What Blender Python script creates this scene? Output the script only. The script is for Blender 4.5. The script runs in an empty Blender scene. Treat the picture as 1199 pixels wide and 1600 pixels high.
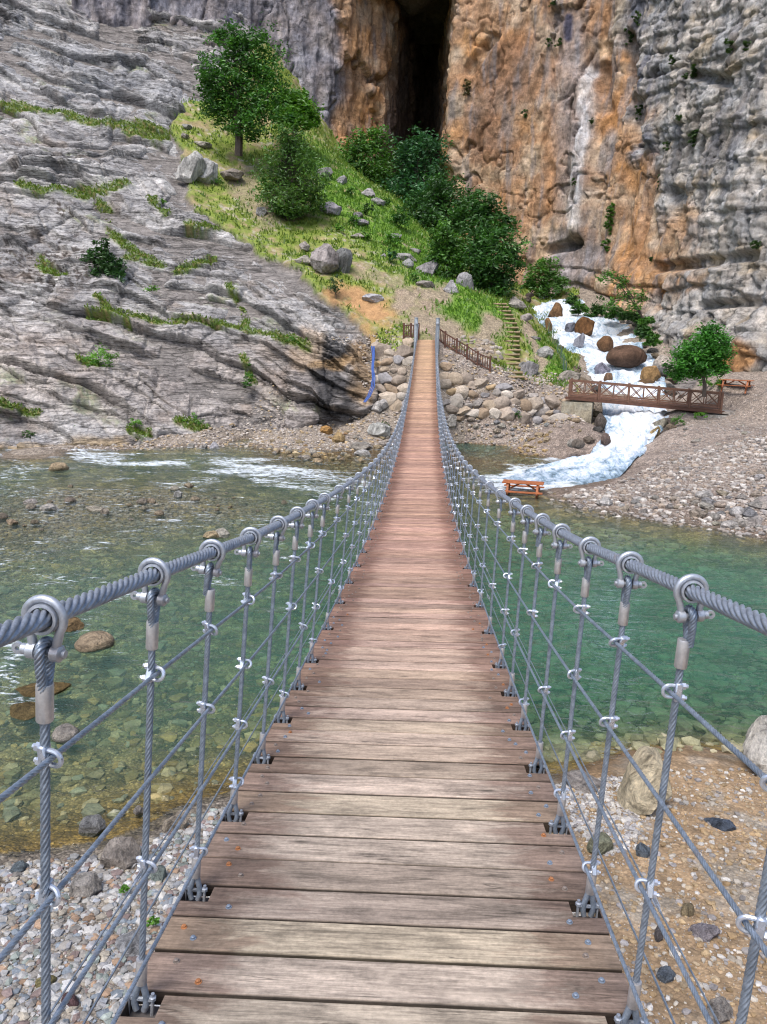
import bpy, bmesh, math, random
import numpy as np
from mathutils import Vector, Matrix

S = bpy.context.scene
COL = S.collection
R = math.radians

# ---------------------------------------------------------------- camera
FPX, PITCH, YAW, ROLL, CX = 1200.0, R(12.884), R(2.53), R(1.0), 0.053
_f = np.array([-math.sin(YAW)*math.cos(PITCH), math.cos(YAW)*math.cos(PITCH), -math.sin(PITCH)])
_r0 = np.array([math.cos(YAW), math.sin(YAW), 0.0])
_u0 = np.array([-math.sin(YAW)*math.sin(PITCH), math.cos(YAW)*math.sin(PITCH), math.cos(PITCH)])
_cr = _r0*math.cos(ROLL) + _u0*math.sin(ROLL)
_cu = _u0*math.cos(ROLL) - _r0*math.sin(ROLL)
cam = bpy.data.cameras.new('camera')
cam.sensor_fit = 'VERTICAL'; cam.sensor_height = 36.0; cam.lens = 36.0*FPX/1600.0
cam.clip_start = 0.05; cam.clip_end = 1000
camo = bpy.data.objects.new('camera', cam); COL.objects.link(camo)
M = Matrix(((_cr[0], _cu[0], -_f[0], CX), (_cr[1], _cu[1], -_f[1], 0), (_cr[2], _cu[2], -_f[2], 0), (0, 0, 0, 1)))
camo.matrix_world = M
S.camera = camo

# ---------------------------------------------------------------- light
SUN_EL, SUN_AZ = R(58), R(205)          # soft high sun behind the photographer, to the left
w = bpy.data.worlds.new('World'); S.world = w; w.use_nodes = True
nt = w.node_tree; bg = nt.nodes['Background']
sky = nt.nodes.new('ShaderNodeTexSky'); sky.sky_type = 'NISHITA'; sky.sun_disc = False
sky.sun_elevation = SUN_EL; sky.sun_rotation = SUN_AZ; sky.air_density = 1.0; sky.dust_density = 3.0; sky.ozone_density = 1.0
nt.links.new(sky.outputs['Color'], bg.inputs['Color']); bg.inputs['Strength'].default_value = 0.148
sl = bpy.data.lights.new('sun', 'SUN'); sl.energy = 2.2; sl.angle = R(26); sl.color = (1.0, 0.955, 0.89)
so = bpy.data.objects.new('sun', sl); COL.objects.link(so)
_sd = Vector((math.sin(SUN_AZ)*math.cos(SUN_EL), math.cos(SUN_AZ)*math.cos(SUN_EL), math.sin(SUN_EL)))
so.rotation_euler = _sd.to_track_quat('Z', 'Y').to_euler(); so.location = (0, 0, 60)
S.view_settings.view_transform = 'Standard'; S.view_settings.look = 'None'
S.view_settings.exposure = 0.5; S.view_settings.gamma = 1.0
S.render.engine = 'CYCLES'
S.cycles.filter_width = 1.15; S.cycles.max_bounces = 6; S.cycles.diffuse_bounces = 2; S.cycles.glossy_bounces = 2
S.cycles.transparent_max_bounces = 8; S.cycles.caustics_reflective = False; S.cycles.caustics_refractive = False
WZ = -6.5                                # river level

# ---------------------------------------------------------------- measuring helpers (photo pixel + real distance -> world)
def ray(px, py): return _f + _cr*((px-599.5)/FPX) - _cu*((py-800)/FPX)
def at(px, py, Y):
    d = ray(px, py); return np.array([CX, 0, 0]) + d*(Y/d[1])
def atz(px, py, z):
    d = ray(px, py); return np.array([CX, 0, 0]) + d*(z/d[2])
def pr(P):
    q = P - np.array([CX, 0, 0]); wd = np.maximum(q@_f, 0.3)
    return 599.5 + FPX*(q@_cr)/wd, 800 - FPX*(q@_cu)/wd

# ---------------------------------------------------------------- numpy noise
_rs = np.random.RandomState(7)
_perm = np.concatenate([_rs.permutation(256)]*3)
_g = _rs.normal(size=(256, 3)); _g /= np.linalg.norm(_g, axis=1)[:, None]
def pn(P):
    P = np.asarray(P, float); I = np.floor(P).astype(int); Fr = P-I; I &= 255
    U = Fr*Fr*Fr*(Fr*(Fr*6-15)+10); out = 0
    for dx in (0, 1):
        hx = _perm[(I[..., 0]+dx) & 255]; wx = U[..., 0] if dx else 1-U[..., 0]
        for dy in (0, 1):
            hy = _perm[(hx+I[..., 1]+dy) & 255]; wy = U[..., 1] if dy else 1-U[..., 1]
            for dz in (0, 1):
                h = _perm[(hy+I[..., 2]+dz) & 255]; wz = U[..., 2] if dz else 1-U[..., 2]
                g = _g[h]
                out = out + wx*wy*wz*(g[..., 0]*(Fr[..., 0]-dx)+g[..., 1]*(Fr[..., 1]-dy)+g[..., 2]*(Fr[..., 2]-dz))
    return out*1.6
def fbm(P, f=1.0, o=4, g=0.5, off=0.0):
    P = np.asarray(P)*f+off; a = 1.0; s = 0; t = 0
    for k in range(o):
        s = s + a*pn(P); t += a; P = P*2.03+11.7; a *= g
    return s/t
def worley(P, seed=0):
    """F1, F2 and a random value of the nearest cell"""
    rs = np.random.RandomState(seed+50); J = rs.rand(256, 3); V = rs.rand(256)
    P = np.asarray(P, float); I = np.floor(P).astype(int); n = P.shape[0]
    f1 = np.full(n, 9.0); f2 = np.full(n, 9.0); v = np.zeros(n)
    for dx in (-1, 0, 1):
        for dy in (-1, 0, 1):
            for dz in (-1, 0, 1):
                c = I+(dx, dy, dz)
                h = _perm[(_perm[(_perm[c[:, 0] & 255]+c[:, 1]) & 255]+c[:, 2]) & 255]
                d = np.sqrt((((c+J[h])-P)**2).sum(1)); m = d < f1
                f2 = np.where(m, f1, np.minimum(f2, d)); v = np.where(m, V[h], v); f1 = np.where(m, d, f1)
    return f1, f2, v
def sst(a, b, x):
    t = np.clip((x-a)/(b-a), 0, 1); return t*t*(3-2*t)
def mix(a, b, t):
    t = np.asarray(t)[..., None]; return a*(1-t)+np.asarray(b)*t
def cap(u, v, x0, y0, x1, y1, r, soft=0.5):
    """soft mask: inside a capsule"""
    dx, dy = x1-x0, y1-y0; L = dx*dx+dy*dy+1e-9
    t = np.clip(((u-x0)*dx+(v-y0)*dy)/L, 0, 1); d = np.hypot(u-x0-t*dx, v-y0-t*dy)
    return 1-sst(r*(1-soft), r*(1+soft), d)
def inpoly(u, v, poly):
    c = np.zeros(u.shape, bool); n = len(poly)
    for i in range(n):
        x1, y1 = poly[i]; x2, y2 = poly[(i+1) % n]
        if y1 == y2: continue
        k = ((y1 > v) != (y2 > v)) & (u < (x2-x1)*(v-y1)/(y2-y1)+x1); c ^= k
    return c
def pline(u, pts):
    return np.interp(u, [p[0] for p in pts], [p[1] for p in pts])

# ---------------------------------------------------------------- scene helpers
def tag(o, label=None, cat=None, group=None, kind=None):
    if label: o['label'] = label
    if cat: o['category'] = cat
    if group: o['group'] = group
    if kind: o['kind'] = kind
    return o
def link(o, parent=None):
    COL.objects.link(o)
    if parent is not None: o.parent = parent
    return o
def empty(name, loc, rz=0.0):
    o = bpy.data.objects.new(name, None); o.location = tuple(loc); o.rotation_euler = (0, 0, rz)
    o.empty_display_size = 0.2; return link(o)
def npmesh(name, V, F, mat=None, smooth=True, cols=None, attrs=None, mats=None, midx=None):
    """V (n,3), F (m,k) -> mesh datablock"""
    V = np.ascontiguousarray(V, dtype=np.float32); F = np.ascontiguousarray(F, dtype=np.int32); m, k = F.shape
    me = bpy.data.meshes.new(name)
    me.vertices.add(len(V)); me.vertices.foreach_set('co', V.ravel())
    me.loops.add(m*k); me.loops.foreach_set('vertex_index', F.ravel())
    me.polygons.add(m); me.polygons.foreach_set('loop_start', np.arange(0, m*k, k, dtype=np.int32))
    me.polygons.foreach_set('use_smooth', np.full(m, smooth))
    if midx is not None: me.polygons.foreach_set('material_index', np.asarray(midx, dtype=np.int32))
    me.update(calc_edges=True)
    if cols is not None:
        a = me.attributes.new('Col', 'FLOAT_COLOR', 'POINT'); c = np.ones((len(V), 4), np.float32); c[:, :3] = np.clip(cols, 0, 1)
        a.data.foreach_set('color', c.ravel())
    for kx, val in (attrs or {}).items():
        a = me.attributes.new(kx, 'FLOAT', 'POINT'); a.data.foreach_set('value', np.ascontiguousarray(val, dtype=np.float32))
    for mm in (mats or ([mat] if mat else [])): me.materials.append(mm)
    return me
def gridfaces(nr, nc):
    i = np.arange(nr*nc).reshape(nr, nc)
    return np.stack([i[:-1, :-1], i[:-1, 1:], i[1:, 1:], i[1:, :-1]], -1).reshape(-1, 4)
def gnormals(P):
    a = np.gradient(P, axis=0); b = np.gradient(P, axis=1); n = np.cross(b, a); n /= np.linalg.norm(n, axis=-1)[..., None]+1e-9
    return n
def meshobj(name, me, parent=None):
    return link(bpy.data.objects.new(name, me), parent)
class MB:
    """collects simple solids into one mesh"""
    def __init__(s): s.v = []; s.f = []; s.sm = []
    def add(s, V, F, smooth=False):
        n = len(s.v); s.v += [tuple(p) for p in V]; s.f += [tuple(i+n for i in f) for f in F]; s.sm += [smooth]*len(F); return s
    def box(s, c, d, rot=None, bev=0.0):
        hx, hy, hz = d[0]/2, d[1]/2, d[2]/2; b = bev
        if b <= 0:
            V = [(x, y, z) for x in (-hx, hx) for y in (-hy, hy) for z in (-hz, hz)]
            F = [(0, 1, 3, 2), (4, 6, 7, 5), (0, 4, 5, 1), (2, 3, 7, 6), (0, 2, 6, 4), (1, 5, 7, 3)]
        else:
            V = []; F = []
            for sx in (-1, 1):
                for sy in (-1, 1):
                    for sz in (-1, 1):
                        V += [(sx*hx, sy*(hy-b), sz*(hz-b)), (sx*(hx-b), sy*hy, sz*(hz-b)), (sx*(hx-b), sy*(hy-b), sz*hz)]
            def i(sx, sy, sz, k): return ((sx*2+sy)*2+sz)*3+k
            F += [(i(0,0,0,0), i(0,0,1,0), i(0,1,1,0), i(0,1,0,0)), (i(1,0,0,0), i(1,1,0,0), i(1,1,1,0), i(1,0,1,0)),
                  (i(0,0,0,1), i(1,0,0,1), i(1,0,1,1), i(0,0,1,1)), (i(0,1,0,1), i(0,1,1,1), i(1,1,1,1), i(1,1,0,1)),
                  (i(0,0,0,2), i(0,1,0,2), i(1,1,0,2), i(1,0,0,2)), (i(0,0,1,2), i(1,0,1,2), i(1,1,1,2), i(0,1,1,2))]
            for a in (0, 1):
                for c2 in (0, 1):
                    F += [(i(a,c2,0,0), i(a,c2,1,0), i(a,c2,1,1), i(a,c2,0,1)), (i(a,0,c2,0), i(a,1,c2,0), i(a,1,c2,2), i(a,0,c2,2)),
                          (i(0,a,c2,1), i(1,a,c2,1), i(1,a,c2,2), i(0,a,c2,2))]
                    for e in (0, 1): F.append((i(a,c2,e,0), i(a,c2,e,1), i(a,c2,e,2)))
        q = rot if rot is not None else Matrix.Identity(3)
        return s.add([q@Vector(p)+Vector(c) for p in V], F)
    def bar(s, a, b, w, h, up=(0, 0, 1), bev=0.0):
        a = Vector(a); b = Vector(b); y = (b-a); L = y.length; y.normalize()
        x = y.cross(Vector(up)).normalized(); z = x.cross(y)
        return s.box((a+b)/2, (w, L, h), Matrix((x, y, z)).transposed(), bev)
    def tube(s, pts, r, n=8, cap=True):
        pts = [Vector(p) for p in pts]; rr = r if hasattr(r, '__len__') else [r]*len(pts)
        V = []; F = []; t0 = (pts[1]-pts[0]).normalized(); x = t0.orthogonal().normalized()
        for k, p in enumerate(pts):
            t = (pts[min(k+1, len(pts)-1)]-pts[max(k-1, 0)]).normalized()
            x = (x-t*x.dot(t)).normalized(); y = t.cross(x)
            for j in range(n):
                a = 2*math.pi*j/n; V.append(p+(x*math.cos(a)+y*math.sin(a))*rr[k])
        for k in range(len(pts)-1):
            for j in range(n):
                F.append((k*n+j, k*n+(j+1) % n, (k+1)*n+(j+1) % n, (k+1)*n+j))
        if cap: F += [tuple(range(n))[::-1], tuple((len(pts)-1)*n+j for j in range(n))]
        return s.add(V, F, True)
    def mesh(s, name, mat):
        me = bpy.data.meshes.new(name); me.from_pydata(s.v, [], s.f); me.polygons.foreach_set('use_smooth', s.sm)
        bm = bmesh.new(); bm.from_mesh(me); bmesh.ops.recalc_face_normals(bm, faces=bm.faces); bm.to_mesh(me); bm.free()
        try: me.set_sharp_from_angle(angle=R(42))
        except Exception: pass
        if mat: me.materials.append(mat)
        return me
    def build(s, name, mat, parent=None): return meshobj(name, s.mesh(name, mat), parent)

# ---------------------------------------------------------------- node helpers
def newmat(name):
    m = bpy.data.materials.new(name); m.use_nodes = True; t = m.node_tree
    return m, t, t.nodes['Principled BSDF']
def N(t, typ, **kw):
    n = t.nodes.new('ShaderNode'+typ)
    for k, v in kw.items():
        if k == 'inp':
            for kk, vv in v.items(): n.inputs[kk].default_value = vv
        else: setattr(n, k, v)
    return n
def L(t, a, b): t.links.new(a, b)
def ramp(t, fac, stops):
    n = N(t, 'ValToRGB'); e = n.color_ramp.elements
    while len(e) < len(stops): e.new(0.5)
    for el, (p, c) in zip(e, stops): el.position = p; el.color = (c[0], c[1], c[2], 1) if hasattr(c, '__len__') else (c, c, c, 1)
    L(t, fac, n.inputs['Fac']); return n.outputs['Color']
def noise(t, vec, scale, detail=4, rough=0.55, dist=0.0):
    n = N(t, 'TexNoise', inp={'Scale': scale, 'Detail': detail, 'Roughness': rough, 'Distortion': dist})
    if vec is not None: L(t, vec, n.inputs['Vector'])
    return n.outputs['Fac']
def mixc(t, a, b, fac, mode='MIX'):
    n = N(t, 'Mix', data_type='RGBA', blend_type=mode)
    for sock, val in ((n.inputs['Factor'], fac), (n.inputs['A'], a), (n.inputs['B'], b)):
        if hasattr(val, 'links') or isinstance(val, bpy.types.NodeSocket): L(t, val, sock)
        elif hasattr(val, '__len__'): sock.default_value = (*val, 1)
        else: sock.default_value = val
    return n.outputs['Result']
def mth(t, op, a, b=None, clamp=False):
    n = N(t, 'Math', operation=op, use_clamp=clamp)
    for k, val in ((0, a), (1, b)):
        if val is None: continue
        if isinstance(val, bpy.types.NodeSocket): L(t, val, n.inputs[k])
        else: n.inputs[k].default_value = val
    return n.outputs[0]
def mapping(t, vec, scale=(1, 1, 1), rot=(0, 0, 0), loc=(0, 0, 0)):
    n = N(t, 'Mapping'); n.inputs['Scale'].default_value = scale; n.inputs['Rotation'].default_value = rot; n.inputs['Location'].default_value = loc
    L(t, vec, n.inputs['Vector']); return n.outputs['Vector']
def bump(t, h, bsdf, strength=0.5, dist=0.05, prev=None):
    n = N(t, 'Bump', inp={'Strength': strength, 'Distance': dist}); L(t, h, n.inputs['Height'])
    if prev is not None: L(t, prev, n.inputs['Normal'])
    if bsdf is not None: L(t, n.outputs['Normal'], bsdf.inputs['Normal'])
    return n.outputs['Normal']
def attr(t, name): return N(t, 'Attribute', attribute_name=name)
def wpos(t): return N(t, 'NewGeometry').outputs['Position']
def opos(t): return N(t, 'TexCoord').outputs['Object']
# ================================================================ materials of the setting
def rock_material(name, scale=1.0, stretch=(1, 1, 1), rot=(0, 0, 0), cracks=0.75):
    m, t, b = newmat(name); p = mapping(t, wpos(t), stretch, rot)
    c = attr(t, 'Col').outputs['Color']
    n1 = noise(t, mapping(t, p, (1, 1, .6)), 1.3*scale, 8, 0.7, 0.6); n2 = noise(t, p, 7.0*scale, 6, 0.7, 0.3); n3 = noise(t, p, 0.5*scale, 3, 0.6)
    v = N(t, 'TexVoronoi', feature='DISTANCE_TO_EDGE', inp={'Scale': 0.85*scale, 'Randomness': 1.0}); 
    wp = N(t, 'VectorMath', operation='ADD'); nn = N(t, 'TexNoise', inp={'Scale': 1.1*scale, 'Detail': 4}); L(t, p, nn.inputs['Vector'])
    L(t, p, wp.inputs[0]); L(t, nn.outputs['Color'], wp.inputs[1]); L(t, wp.outputs[0], v.inputs['Vector'])
    v2 = N(t, 'TexVoronoi', feature='DISTANCE_TO_EDGE', inp={'Scale': 2.6*scale, 'Randomness': 1.0}); L(t, wp.outputs[0], v2.inputs['Vector'])
    crk = ramp(t, v.outputs['Distance'], [(0.0, 0.72), (0.03, 1.0)]); crk2 = ramp(t, v2.outputs['Distance'], [(0.0, 0.8), (0.04, 1.0)])
    k = ramp(t, n1, [(0.3, 0.42), (0.5, 0.95), (0.7, 1.5)])
    c1 = mixc(t, c, k, 1.0, 'MULTIPLY')
    k2 = ramp(t, n2, [(0.3, 0.72), (0.5, 1.0), (0.72, 1.3)]); c1 = mixc(t, c1, k2, 0.9, 'MULTIPLY')
    warm = ramp(t, n3, [(0.35, (1.05, 0.98, 0.90)), (0.65, (0.94, 0.99, 1.07))]); c1 = mixc(t, c1, warm, 1.0, 'MULTIPLY')
    ln = N(t, 'TexNoise', inp={'Scale': 1.0, 'Detail': 5, 'Roughness': 0.6, 'Distortion': 0.5}); L(t, mapping(t, wpos(t), (0.22, 0.22, 0.9), (0, R(-5), 0)), ln.inputs['Vector'])
    l1 = ramp(t, mth(t, 'ABSOLUTE', mth(t, 'SUBTRACT', ln.outputs['Fac'], 0.5)), [(0.0, 0.1), (0.010, 1.0)])
    cm = mixc(t, mixc(t, crk, crk2, 0.5, 'MULTIPLY'), l1, 0.8, 'MULTIPLY')
    cg = mixc(t, c1, mixc(t, c1, (0.25, 0.23, 0.22), 1.0, 'MULTIPLY'), mth(t, 'MULTIPLY', mth(t, 'SUBTRACT', 1.0, cm), cracks))  # cracks darkened in the colour, standing in for slot shade
    L(t, cg, b.inputs['Base Color']); b.inputs['Roughness'].default_value = 0.92; b.inputs['Specular IOR Level'].default_value = 0.25
    h = mth(t, 'ADD', mth(t, 'MULTIPLY', n1, 1.0), mth(t, 'MULTIPLY', n2, 0.22)); h = mth(t, 'ADD', h, mth(t, 'MULTIPLY', cm, 0.18))
    bump(t, h, b, 0.85, 0.35/scale)
    return m
M_rock = rock_material('layered_limestone', 1.0, (0.55, 0.55, 2.3), (0, R(-16), 0), 0.8)
M_cliff = rock_material('cliff_limestone', 0.8, (1.0, 1.0, 0.75), cracks=0.6)

def ground_material():
    m, t, b = newmat('ground'); p = wpos(t)
    c = attr(t, 'Col').outputs['Color']; gr = attr(t, 'gravel').outputs['Fac']; rk = attr(t, 'rock').outputs['Fac']
    # gravel : two sizes of pebbles
    v = N(t, 'TexVoronoi', inp={'Scale': 7.0}); L(t, p, v.inputs['Vector'])
    v2 = N(t, 'TexVoronoi', inp={'Scale': 22.0}); L(t, p, v2.inputs['Vector'])
    s1 = N(t, 'SeparateColor'); L(t, v.outputs['Color'], s1.inputs[0]); s2 = N(t, 'SeparateColor'); L(t, v2.outputs['Color'], s2.inputs[0])
    tone1 = ramp(t, s1.outputs[0], [(0.0, (0.5, 0.5, 0.52)), (0.35, (0.85, 0.8, 0.75)), (0.7, (1.1, 1.06, 1.0)), (1.0, (1.6, 1.55, 1.5))])
    tone2 = ramp(t, s2.outputs[0], [(0.0, (0.55, 0.53, 0.52)), (0.4, (0.95, 0.92, 0.88)), (0.8, (1.2, 1.15, 1.1)), (1.0, (1.9, 1.85, 1.8))])
    big = ramp(t, s1.outputs[1], [(0.45, 0.0), (0.5, 1.0)])
    tone = mixc(t, tone2, tone1, mth(t, 'MULTIPLY', big, 0.75))
    pe = ramp(t, v2.outputs['Distance'], [(0.3, 1.0), (0.62, 0.55)]); tone = mixc(t, tone, pe, 0.8, 'MULTIPLY')
    n2 = noise(t, p, 2.2, 7, 0.7, 0.4); n3 = noise(t, p, 14.0, 5, 0.7)
    k = ramp(t, n2, [(0.3, 0.62), (0.5, 1.0), (0.72, 1.36)]); k3 = ramp(t, n3, [(0.3, 0.65), (0.5, 1.0), (0.7, 1.4)])
    soil = mixc(t, mixc(t, c, k, 0.9, 'MULTIPLY'), k3, 0.85, 'MULTIPLY')
    grv = mixc(t, mixc(t, c, tone, 1.0, 'MULTIPLY'), k, 0.4, 'MULTIPLY')
    out = mixc(t, soil, grv, gr)
    # rock
    pr_ = mapping(t, p, (0.75, 0.75, 1.9), (0, R(-16), 0)); r1 = noise(t, pr_, 1.3, 9, 0.7, 0.6); r2 = noise(t, p, 4.5, 7, 0.75, 0.5)
    nn = N(t, 'TexNoise', inp={'Scale': 1.0, 'Detail': 4}); L(t, pr_, nn.inputs['Vector'])
    wp = N(t, 'VectorMath', operation='ADD'); L(t, pr_, wp.inputs[0]); L(t, nn.outputs['Color'], wp.inputs[1])
    e1 = N(t, 'TexVoronoi', feature='DISTANCE_TO_EDGE', inp={'Scale': 0.8}); L(t, wp.outputs[0], e1.inputs['Vector'])
    e2 = N(t, 'TexVoronoi', feature='DISTANCE_TO_EDGE', inp={'Scale': 2.4}); L(t, wp.outputs[0], e2.inputs['Vector'])
    ck = mixc(t, ramp(t, e1.outputs['Distance'], [(0.0, 0.45), (0.03, 1.0)]), ramp(t, e2.outputs['Distance'], [(0.0, 0.6), (0.04, 1.0)]), 1.0, 'MULTIPLY')
    rc = mixc(t, c, ramp(t, r1, [(0.3, 0.38), (0.47, 0.9), (0.6, 1.1), (0.72, 1.6)]), 1.0, 'MULTIPLY')
    ln = N(t, 'TexNoise', inp={'Scale': 1.0, 'Detail': 5, 'Roughness': 0.55, 'Distortion': 0.35}); L(t, mapping(t, p, (0.16, 0.10, 1.5), (0, R(-17), 0)), ln.inputs['Vector'])
    l1 = ramp(t, mth(t, 'ABSOLUTE', mth(t, 'SUBTRACT', ln.outputs['Fac'], 0.5)), [(0.0, 0.0), (0.018, 1.0)])
    ln2 = N(t, 'TexNoise', inp={'Scale': 1.0, 'Detail': 4, 'Roughness': 0.6, 'Distortion': 0.2}); L(t, mapping(t, p, (0.4, 0.25, 5.0), (0, R(-20), 0)), ln2.inputs['Vector'])
    l2 = ramp(t, mth(t, 'ABSOLUTE', mth(t, 'SUBTRACT', ln2.outputs['Fac'], 0.47)), [(0.0, 0.3), (0.02, 1.0)])
    ck = mixc(t, ck, mixc(t, l1, l2, 1.0, 'MULTIPLY'), 1.0, 'MULTIPLY')  # dark crack lines painted in place of shaded slots
    rc = mixc(t, rc, ramp(t, r2, [(0.3, 0.66), (0.5, 1.0), (0.72, 1.4)]), 0.9, 'MULTIPLY'); rc = mixc(t, rc, ck, 0.75, 'MULTIPLY')
    out = mixc(t, out, rc, rk)
    L(t, out, b.inputs['Base Color']); b.inputs['Roughness'].default_value = 0.95; b.inputs['Specular IOR Level'].default_value = 0.2
    hs = mth(t, 'ADD', mth(t, 'MULTIPLY', n2, 0.5), mth(t, 'MULTIPLY', n3, 0.25))
    hg = mth(t, 'SUBTRACT', 0.6, mth(t, 'ADD', mth(t, 'MULTIPLY', v.outputs['Distance'], mth(t, 'MULTIPLY', big, 0.5)), mth(t, 'MULTIPLY', v2.outputs['Distance'], 0.25)))
    hr = mth(t, 'ADD', mth(t, 'ADD', mth(t, 'MULTIPLY', r1, 2.6), mth(t, 'MULTIPLY', r2, 0.6)), mth(t, 'MULTIPLY', ck, 0.4))
    h = mth(t, 'ADD', mth(t, 'ADD', mth(t, 'MULTIPLY', hs, 0.6), mth(t, 'MULTIPLY', hg, gr)), mth(t, 'MULTIPLY', hr, rk))
    bump(t, h, b, 0.8, 0.12)
    return m
M_ground = ground_material()

# ================================================================ ground height field (one sheet)
CP = []
def cY(*pts):
    for p in pts: CP.append(at(*p))
def cZ(*pts):
    for p in pts: CP.append(atz(*p))
def cB(*pts):                         # river bed: seen point on the water, depth below it
    for px, py, z in pts:
        q = atz(px, py, WZ); CP.append(np.array([q[0], q[1], z]))
def cW(*pts): CP.extend(np.array(p, float) for p in pts)
# near banks and the ground under the camera
cZ((0,1600,-6.15),(200,1600,-6.15),(450,1600,-6.15),(100,1470,-6.28),(300,1400,-6.3),(500,1350,-6.3),(700,1400,-6.2),(1199,1600,-6.0),(1000,1590,-6.05),(1100,1400,-6.2),(1199,1330,-6.25),(900,1330,-6.3),(1060,1240,-6.33),(1199,1230,-6.38))
cZ((0,1345,WZ),(100,1335,WZ),(200,1318,WZ),(300,1262,WZ),(450,1225,WZ),(600,1215,WZ),(800,1212,WZ),(900,1210,WZ),(960,1182,WZ),(1060,1166,WZ),(1199,1182,WZ))
cW((0,0,-5.9),(-10,0,-5.8),(10,0,-5.7),(0,-14,-3),(-12,5.5,-6.2),(-12,8.5,WZ),(-25,8,-6.3),(-25,10,-6.6),(12,7,-6.0),(12,11,-6.45),(25,9,-6.0),(25,12,-6.5),(-25,-10,-4),(25,-10,-4),(-40,5,-5),(40,5,-5))
cB((0,1280,-6.68),(150,1270,-6.62),(100,1200,-6.8),(300,1170,-6.8),(0,1100,-6.85),(0,950,-7.05),(300,950,-7.15),(0,860,-6.75),(200,800,-6.63),(100,770,-6.62),(300,775,-6.62),(40,820,-6.64),(380,800,-6.68),(0,740,-6.9),(200,725,-6.85),(400,740,-6.85),(450,770,-6.95),(600,850,-7.4),(600,1000,-7.6),(450,1100,-7.0),(700,1130,-7.0),(900,960,-7.9),(1100,905,-8.2),(1199,950,-8.1),(1199,1080,-7.4),(1000,1100,-7.2),(850,1100,-7.3),(950,850,-7.1),(850,800,-6.75),(1199,868,-7.0),(550,740,-6.75),(480,715,-6.6),(600,718,-6.62),(760,722,-6.62),(830,712,-6.6),(700,760,-6.9),(700,705,-6.6),(850,742,-6.85),(800,725,-6.65),(860,716,-6.62),(560,960,-7.4),(800,750,-6.85))
cW((-30,20,-7.2),(-30,33,-7.0),(-50,25,-7.2),(30,18,-7.8),(45,22,-7.5))
# far shore, left
cZ((0,714,WZ),(100,706,WZ),(200,702,WZ),(330,698,WZ),(400,687,WZ),(500,684,WZ),(560,700,WZ),(620,706,WZ),(690,692,WZ),(730,692,WZ),(790,696,WZ),(850,692,WZ),(925,690,WZ),(1000,714,WZ),(955,740,WZ),(905,758,WZ),(850,766,WZ),(895,785,WZ),(1000,808,WZ),(1100,822,WZ),(1199,842,WZ),(1300,862,WZ))
cZ((250,688,-6.25),(400,676,-6.15),(60,700,-6.2))
cY((500,664,48.3),(600,662,48.7),(560,640,49.6),(0,690,43),(150,684,44),(300,665,46.5),(420,660,48),(490,655,48.8))
cY((600,548,51.7),(640,540,51.8),(570,560,52.2),(600,640,49.6),(640,652,49.5),(600,530,53.5))
# path, riprap and gravel right of the bridge end
cY((660,536,51.8),(690,548,51.4),(725,562,51.2),(760,580,51.0),(820,602,50.7),(880,619,50.3),(700,532,53.4),(760,560,53.2),(820,586,52.8),(885,603,52.2),
   (700,655,49.0),(780,655,48.9),(860,657,48.6),(905,655,48.4),(830,685,46.0),(900,668,47.2))
# right bar and terrace
cY((1000,760,33.8),(1000,715,39.3),(920,765,33.2))
cZ((1100,760,-5.95),(1199,760,-5.7),(1100,700,-5.15),(1199,700,-4.85),(1060,665,-4.8),(1199,655,-4.3),(1120,643,-4.2),(1060,700,-5.4),(1060,770,-6.1),(1160,800,-6.15))
cY((1199,622,46.5),(1199,592,53),(1120,608,49.5),(1060,640,48.6))
cW((30,30,-5.0),(40,40,-3.5),(40,55,1),(30,24,-6.3),(55,30,-4))
# left rock slope
cY((0,600,45.2),(250,600,48.6),(450,600,49.8),(500,600,50),(555,590,50.6),(0,500,49.2),(250,500,52.5),(500,520,52.2),(560,530,53.4),(0,400,54.5),(250,400,57.5),(450,430,57.5),
   (0,300,61),(250,300,65.5),(0,200,71),(250,200,76),(0,100,78.5),(200,100,84),(0,0,86),(200,0,93),(350,100,90),(380,0,96),(0,-120,97))
cW((-35,41,WZ),(-50,40,WZ),(-45,47,-1.5),(-60,62,13),(-70,88,36),(-90,60,12),(-60,105,55),(-30,108,58),(-100,100,50))
# grassy hill
cY((330,300,70),(310,240,74),(300,180,79),(380,240,77),(450,250,77),(430,185,84),(470,330,70),(450,400,62),(530,330,71),(520,420,60.5),(600,430,61),(580,490,56.5),(650,490,56.5),
   (640,450,60),(700,480,58.5),(500,230,84),(560,290,80),(620,345,76),(670,405,70),(720,440,66.5),(760,470,61.5),(740,520,56.2),(780,540,55.4),(790,575,54),(800,520,58),(815,592,52.9),(830,560,55.4),
   (860,595,53.2),(870,560,56.5),(800,485,62.5),(800,460,67),(840,520,60),(820,470,66))
cW((-8,96,17.5),(-3,98,14),(-1,105,15),(2,88,12),(4,95,9),(8,82,5.5),(12,90,4),(0,120,16))
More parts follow.
